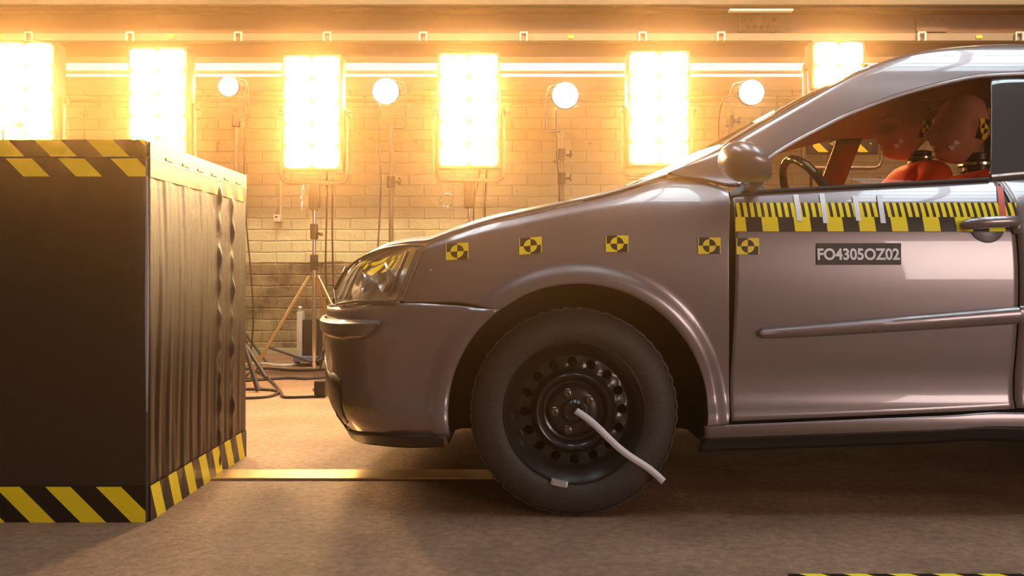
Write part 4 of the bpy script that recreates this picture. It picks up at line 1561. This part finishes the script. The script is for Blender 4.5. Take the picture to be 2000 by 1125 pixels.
# steering wheel
sw = Vector((0.995, DY, 0.885))
ax = Vector((0.90, 0, 0.44)).normalized()
u = Vector((0, 1, 0))
w_ = ax.cross(u)
MBs = MB().tube([sw + (u * math.cos(a) + w_ * math.sin(a)) * 0.185 for a in np.linspace(0, 2 * PI, 49)], 0.014, 10, cap=False)
stw = MBs.build('steering_wheel', M['black_gloss'], car)
mb = MB()
for a in (0.3, PI - 0.3, 1.5 * PI):
    mb.tube([sw, sw + (u * math.cos(a) + w_ * math.sin(a)) * 0.18], [0.022, 0.014], 8)
mb.build('spokes', M['black_gloss'], stw)
MB().sphere(sw, (0.05, 0.07, 0.06), 16).build('horn_pad', M['black_gloss'], stw)
MB().tube([sw, sw - ax * 0.30], 0.025, 12).build('steering_column', M['black_plastic'], stw)


# ------------------------------------------------------------------ markings on the car
def sticker(name, px0, px1, py0, py1, m, parent, skew=0.0, off=0.003, n=8, uvm=False, nz=3, top_shift=0.0, **tags):
    rows, uvs = [], []
    for j in range(nz + 1):
        v = j / nz
        row, ur = [], []
        for i in range(n + 1):
            t = i / n
            py = lerp(py0, py1, v) + skew * (t - 0.5)
            px = lerp(px0, px1, t) + top_shift * (1 - v)
            s_, z_ = S(px, py)
            row.append(pos(s_, z_, off))
            ur.append((s_ if uvm else t, 1 - v))
        rows.append(row)
        uvs.append(ur)
    return MB().grid(rows, 0, uvs).build(name, m, parent, smooth=True, **tags)


for (px, py, sk, par) in ((893, 491, -3, wing), (1036, 480, -4, wing), (1205, 476, 0, wing), (1385, 480, 0, wing), (1460, 481, 0, near_door)):
    sticker('target_sticker', px - 22, px + 22, py - 16, py + 16, M['target'], par, sk)
sticker('ruler_tape', 1436, 1984, 396, 452, M['ruler'], near_door, 0, 0.003, 40, True, 6)
for (px, a, b) in ((1668, 382, 431), (1716, 380, 436), (1553, 380, 431), (1604, 378, 436)):
    sticker('white_tape', px + 3, px + 13, a, b, M['white_tape'], near_door, 0, 0.0045, 3, False, 6, top_shift=-8)
sticker('red_tape', 1953, 1965, 364, 440, M['red_tape'], near_door, 0, 0.0045, 3, False, 6, top_shift=-8, label='faded red tape strip')
# identification label with lettering
lab = sticker('label_tape', 1594, 1759, 475, 517, M['label_black'], near_door, 0, 0.003, 10)
cu = bpy.data.curves.new('label_lettering', 'FONT')
cu.body = 'FO4305OZ02'
cu.size = 1.0
cu.extrude = 0.0
cu.offset = 0.03
to = bpy.data.objects.new('label_lettering', cu)
COL.objects.link(to)
bpy.context.view_layer.update()
me = bpy.data.meshes.new_from_object(to.evaluated_get(bpy.context.evaluated_depsgraph_get()))
bpy.data.objects.remove(to)
xs_ = [v.co.x for v in me.vertices]
ys_ = [v.co.y for v in me.vertices]
xa_, xb_, ya_, yb_ = min(xs_), max(xs_), min(ys_), max(ys_)
sa, za = S(1596, 508)
sb, zb2 = S(1755, 485)
mb = MB()
mb.add([pos(lerp(sa, sb, (v.co.x - xa_) / (xb_ - xa_)), lerp(za, zb2, (v.co.y - ya_) / (yb_ - ya_)), 0.0045) for v in me.vertices], [tuple(p.vertices) for p in me.polygons])
mb.build('lettering', M['label_text'], lab, smooth=False)


# ------------------------------------------------------------------ crash test dummies
def gauss(p, c, r):
    d2 = sum(((p[i] - c[i]) / r[i]) ** 2 for i in range(3))
    return math.exp(-d2)


def dummy(hx, hy, hz, k, label, arms_to):
    """hx, hy, hz: head centre; the dummy faces -x; k: size factor of the head"""
    t = empty('crash_test_dummy', (hx - 0.15, hy, hz - 0.75), label, 'crash test dummy', 'crash test dummies in the front seats')
    # torso, arms and legs as one skinned surface
    V, E, R = [], [], []

    def vtx(p, r, par=None):
        V.append(Vector((hx, hy, hz)) + Vector(p))
        R.append(r)
        if par is not None:
            E.append((par, len(V) - 1))
        return len(V) - 1
    pel = vtx((-0.15, 0, -0.68), 0.135)
    wst = vtx((-0.08, 0, -0.52), 0.125, pel)
    chs = vtx((0.0, 0, -0.34), 0.140, wst)
    top = vtx((0.045, 0, -0.205), 0.085, chs)
    for s in (-1, 1):
        sh = vtx((0.045, s * 0.165, -0.215), 0.070, top)
        el = vtx((-0.13, s * 0.235, -0.40), 0.050, sh)
        wr = vtx((arms_to[0] + 0.04, s * 0.17, arms_to[1] - 0.02), 0.034, el)
        vtx((arms_to[0] - 0.03, s * 0.165, arms_to[1]), 0.026, wr)
        hp = vtx((-0.22, s * 0.10, -0.70), 0.095, pel)
        kn = vtx((-0.58, s * 0.12, -0.60), 0.066, hp)
        an = vtx((-0.78, s * 0.11, -0.86), 0.042, kn)
        vtx((-0.90, s * 0.11, -0.84), 0.036, an)
    me = bpy.data.meshes.new('suit')
    org = ORIGIN[t.name]
    me.from_pydata([tuple(v - org) for v in V], E, [])
    o = bpy.data.objects.new('suit', me)
    COL.objects.link(o)
    md = o.modifiers.new('skin', 'SKIN')
    for i, sv in enumerate(me.skin_vertices[0].data):
        rr = R[i]
        sv.radius = (rr * (1.25 if i in (pel, wst, chs) else 1.0), rr)
        sv.use_root = i == pel
    o.modifiers.new('sub', 'SUBSURF').render_levels = 2
    o.modifiers['sub'].levels = 2
    bpy.context.view_layer.update()
    m2 = bpy.data.meshes.new_from_object(o.evaluated_get(bpy.context.evaluated_depsgraph_get()))
    bpy.data.objects.remove(o)
    o = bpy.data.objects.new('suit', m2)
    m2.materials.clear()
    m2.materials.append(M['suit'])
    m2.polygons.foreach_set('use_smooth', [True] * len(m2.polygons))
    COL.objects.link(o)
    o.parent = t
    ORIGIN[o.name] = org
    # neck: stack of rubber discs between metal plates
    base, tip = Vector((hx + 0.045 * k, hy, hz - 0.245)), Vector((hx + 0.030 * k, hy, hz - 0.085 * k))
    L_ = (tip - base).length
    prof = [(0.0, 0)]
    for i in range(5):
        a = i / 5 * L_
        prof += [(0.030 * k, a + 0.002), (0.044 * k, a + 0.006), (0.044 * k, a + L_ / 5 - 0.008), (0.030 * k, a + L_ / 5 - 0.003)]
    prof.append((0.0, L_))
    nk = MB().lathe(prof, base, 'z', 28).build('neck', M['neck'], t)
    for h in (0.02, 0.0):
        MB().lathe([(0, 0), (0.058 * k, 0), (0.058 * k, 0.008), (0, 0.008)], base + Vector((-0.002, 0, h + 0.01 + (L_ * 0.55 if h else 0))), 'z', 28).build('neck_plate', M['chrome'], nk)
    # head
    bm = bmesh.new()
    bmesh.ops.create_uvsphere(bm, u_segments=64, v_segments=48, radius=1.0)
    for v in bm.verts:
        x, y, z = v.co
        f = max(0, -x)                      # front amount
        px = x * (0.098 if x < 0 else 0.100)
        py = y * 0.076
        pz = z * 0.125
        # jaw narrower and pulled forward, skull fuller at the back top
        if z < 0:
            py *= 1 - 0.28 * (-z) ** 1.3
            if x > 0:
                px *= 1 - 0.50 * (-z) ** 1.1
                pz *= 1 - 0.22 * x
            else:
                px *= 1 + 0.16 * (-z)
            px -= 0.030 * (-z) ** 1.3 * min(1, f * 2.2 + 0.3)
        q = (px, py, pz)
        px -= 0.036 * gauss(q, (-0.108, 0, -0.026), (0.050, 0.020, 0.024))     # nose tip
        px -= 0.014 * gauss(q, (-0.100, 0, 0.002), (0.050, 0.016, 0.030))      # bridge
        px -= 0.012 * gauss(q, (-0.092, 0, 0.036), (0.040, 0.060, 0.012))      # brow
        for s in (-1, 1):
            px += 0.020 * gauss(q, (-0.090, s * 0.032, 0.014), (0.050, 0.017, 0.013))   # eye hollows
            px -= 0.006 * gauss(q, (-0.090, s * 0.032, 0.012), (0.050, 0.009, 0.007))   # closed eyes
            px -= 0.006 * gauss(q, (-0.080, s * 0.045, -0.022), (0.040, 0.018, 0.020))  # cheeks
            py += s * 0.012 * gauss(q, (0.012, s * 0.074, 0.0), (0.015, 0.030, 0.028))  # ear mound
        px -= 0.010 * gauss(q, (-0.094, 0, -0.058), (0.040, 0.024, 0.007))     # upper lip
        px -= 0.009 * gauss(q, (-0.094, 0, -0.074), (0.040, 0.020, 0.007))     # lower lip
        px += 0.006 * gauss(q, (-0.094, 0, -0.066), (0.040, 0.026, 0.004))     # mouth line
        px -= 0.014 * gauss(q, (-0.085, 0, -0.102), (0.040, 0.028, 0.018))     # chin
        v.co = Vector((hx + px * k, hy + py * k, hz + pz * k))
    hd = MB().from_bm(bm).build('head', M['skin'], t, angle=180)

    tree = BVHTree.FromPolygons([v.co.copy() for v in hd.data.vertices], [tuple(p.vertices) for p in hd.data.polygons])

    def hpt(dx, dz, off=0.0015):
        """point on the side (near) of the head"""
        hit = tree.ray_cast(Vector((hx + dx, hy - 0.5, hz + dz)) - org, Vector((0, 1, 0)))[0]
        return Vector((hx + dx, (hit.y + org.y if hit else hy - 0.03) - off, hz + dz))

    def patch(cx_, cz_, w_, h_, m, name, tilt=0.0, rnd=False):
        rows, uvs = [], []
        n = 8
        for j in range(n + 1):
            r_, u_ = [], []
            for i in range(n + 1):
                a, b = (i / n - 0.5), (0.5 - j / n)
                aa, bb = a, b
                if rnd:
                    l1, l2 = max(abs(a), abs(b)), math.hypot(a, b)
                    if l2 > 0:
                        aa, bb = a * l1 / l2, b * l1 / l2
                dx, dz = aa * w_, bb * h_
                dx, dz = dx * math.cos(tilt) - dz * math.sin(tilt), dx * math.sin(tilt) + dz * math.cos(tilt)
                r_.append((cx_ + dx, cz_ + dz))
                u_.append((aa + 0.5, bb + 0.5))
            rows.append(r_)
            uvs.append(u_)
        pts = [[None] * (n + 1) for _ in range(n + 1)]
        for j in range(n + 1):
            for i in range(n + 1):
                # smooth the sampled depth with an ellipsoid estimate
                dx, dz = rows[j][i]
                e = 1 - (dx / (0.100 * k)) ** 2 - (dz / (0.128 * k)) ** 2
                yy = hpt(dx, dz).y
                pts[j][i] = Vector((hx + dx, yy - 0.003, hz + dz))
        MB().grid(pts, 0, uvs).build(name, m, hd, solid=0)
    patch(0.030 * k, -0.012 * k, 0.044 * k, 0.068 * k, M['target_tall'], 'target_sticker', -0.06)
    patch(0.066 * k, 0.070 * k, 0.024 * k, 0.024 * k, M['target_small'], 'small_target', 0.5, True)
    patch(-0.062 * k, -0.066 * k, 0.032 * k, 0.032 * k, M['target_white'], 'chin_target', 0.2, True)
    return t


h1 = P(1882, 252, DY)
dummy(h1.x, h1.y, h1.z, 0.92, 'orange suited crash test dummy nearer the camera, at the steering wheel', (-0.48, -0.24))
h2 = P(1774, 252, EY_)
dummy(h2.x, h2.y, h2.z, 1.06, 'orange suited crash test dummy in the passenger seat, its head left of the other', (-0.62, -0.40))
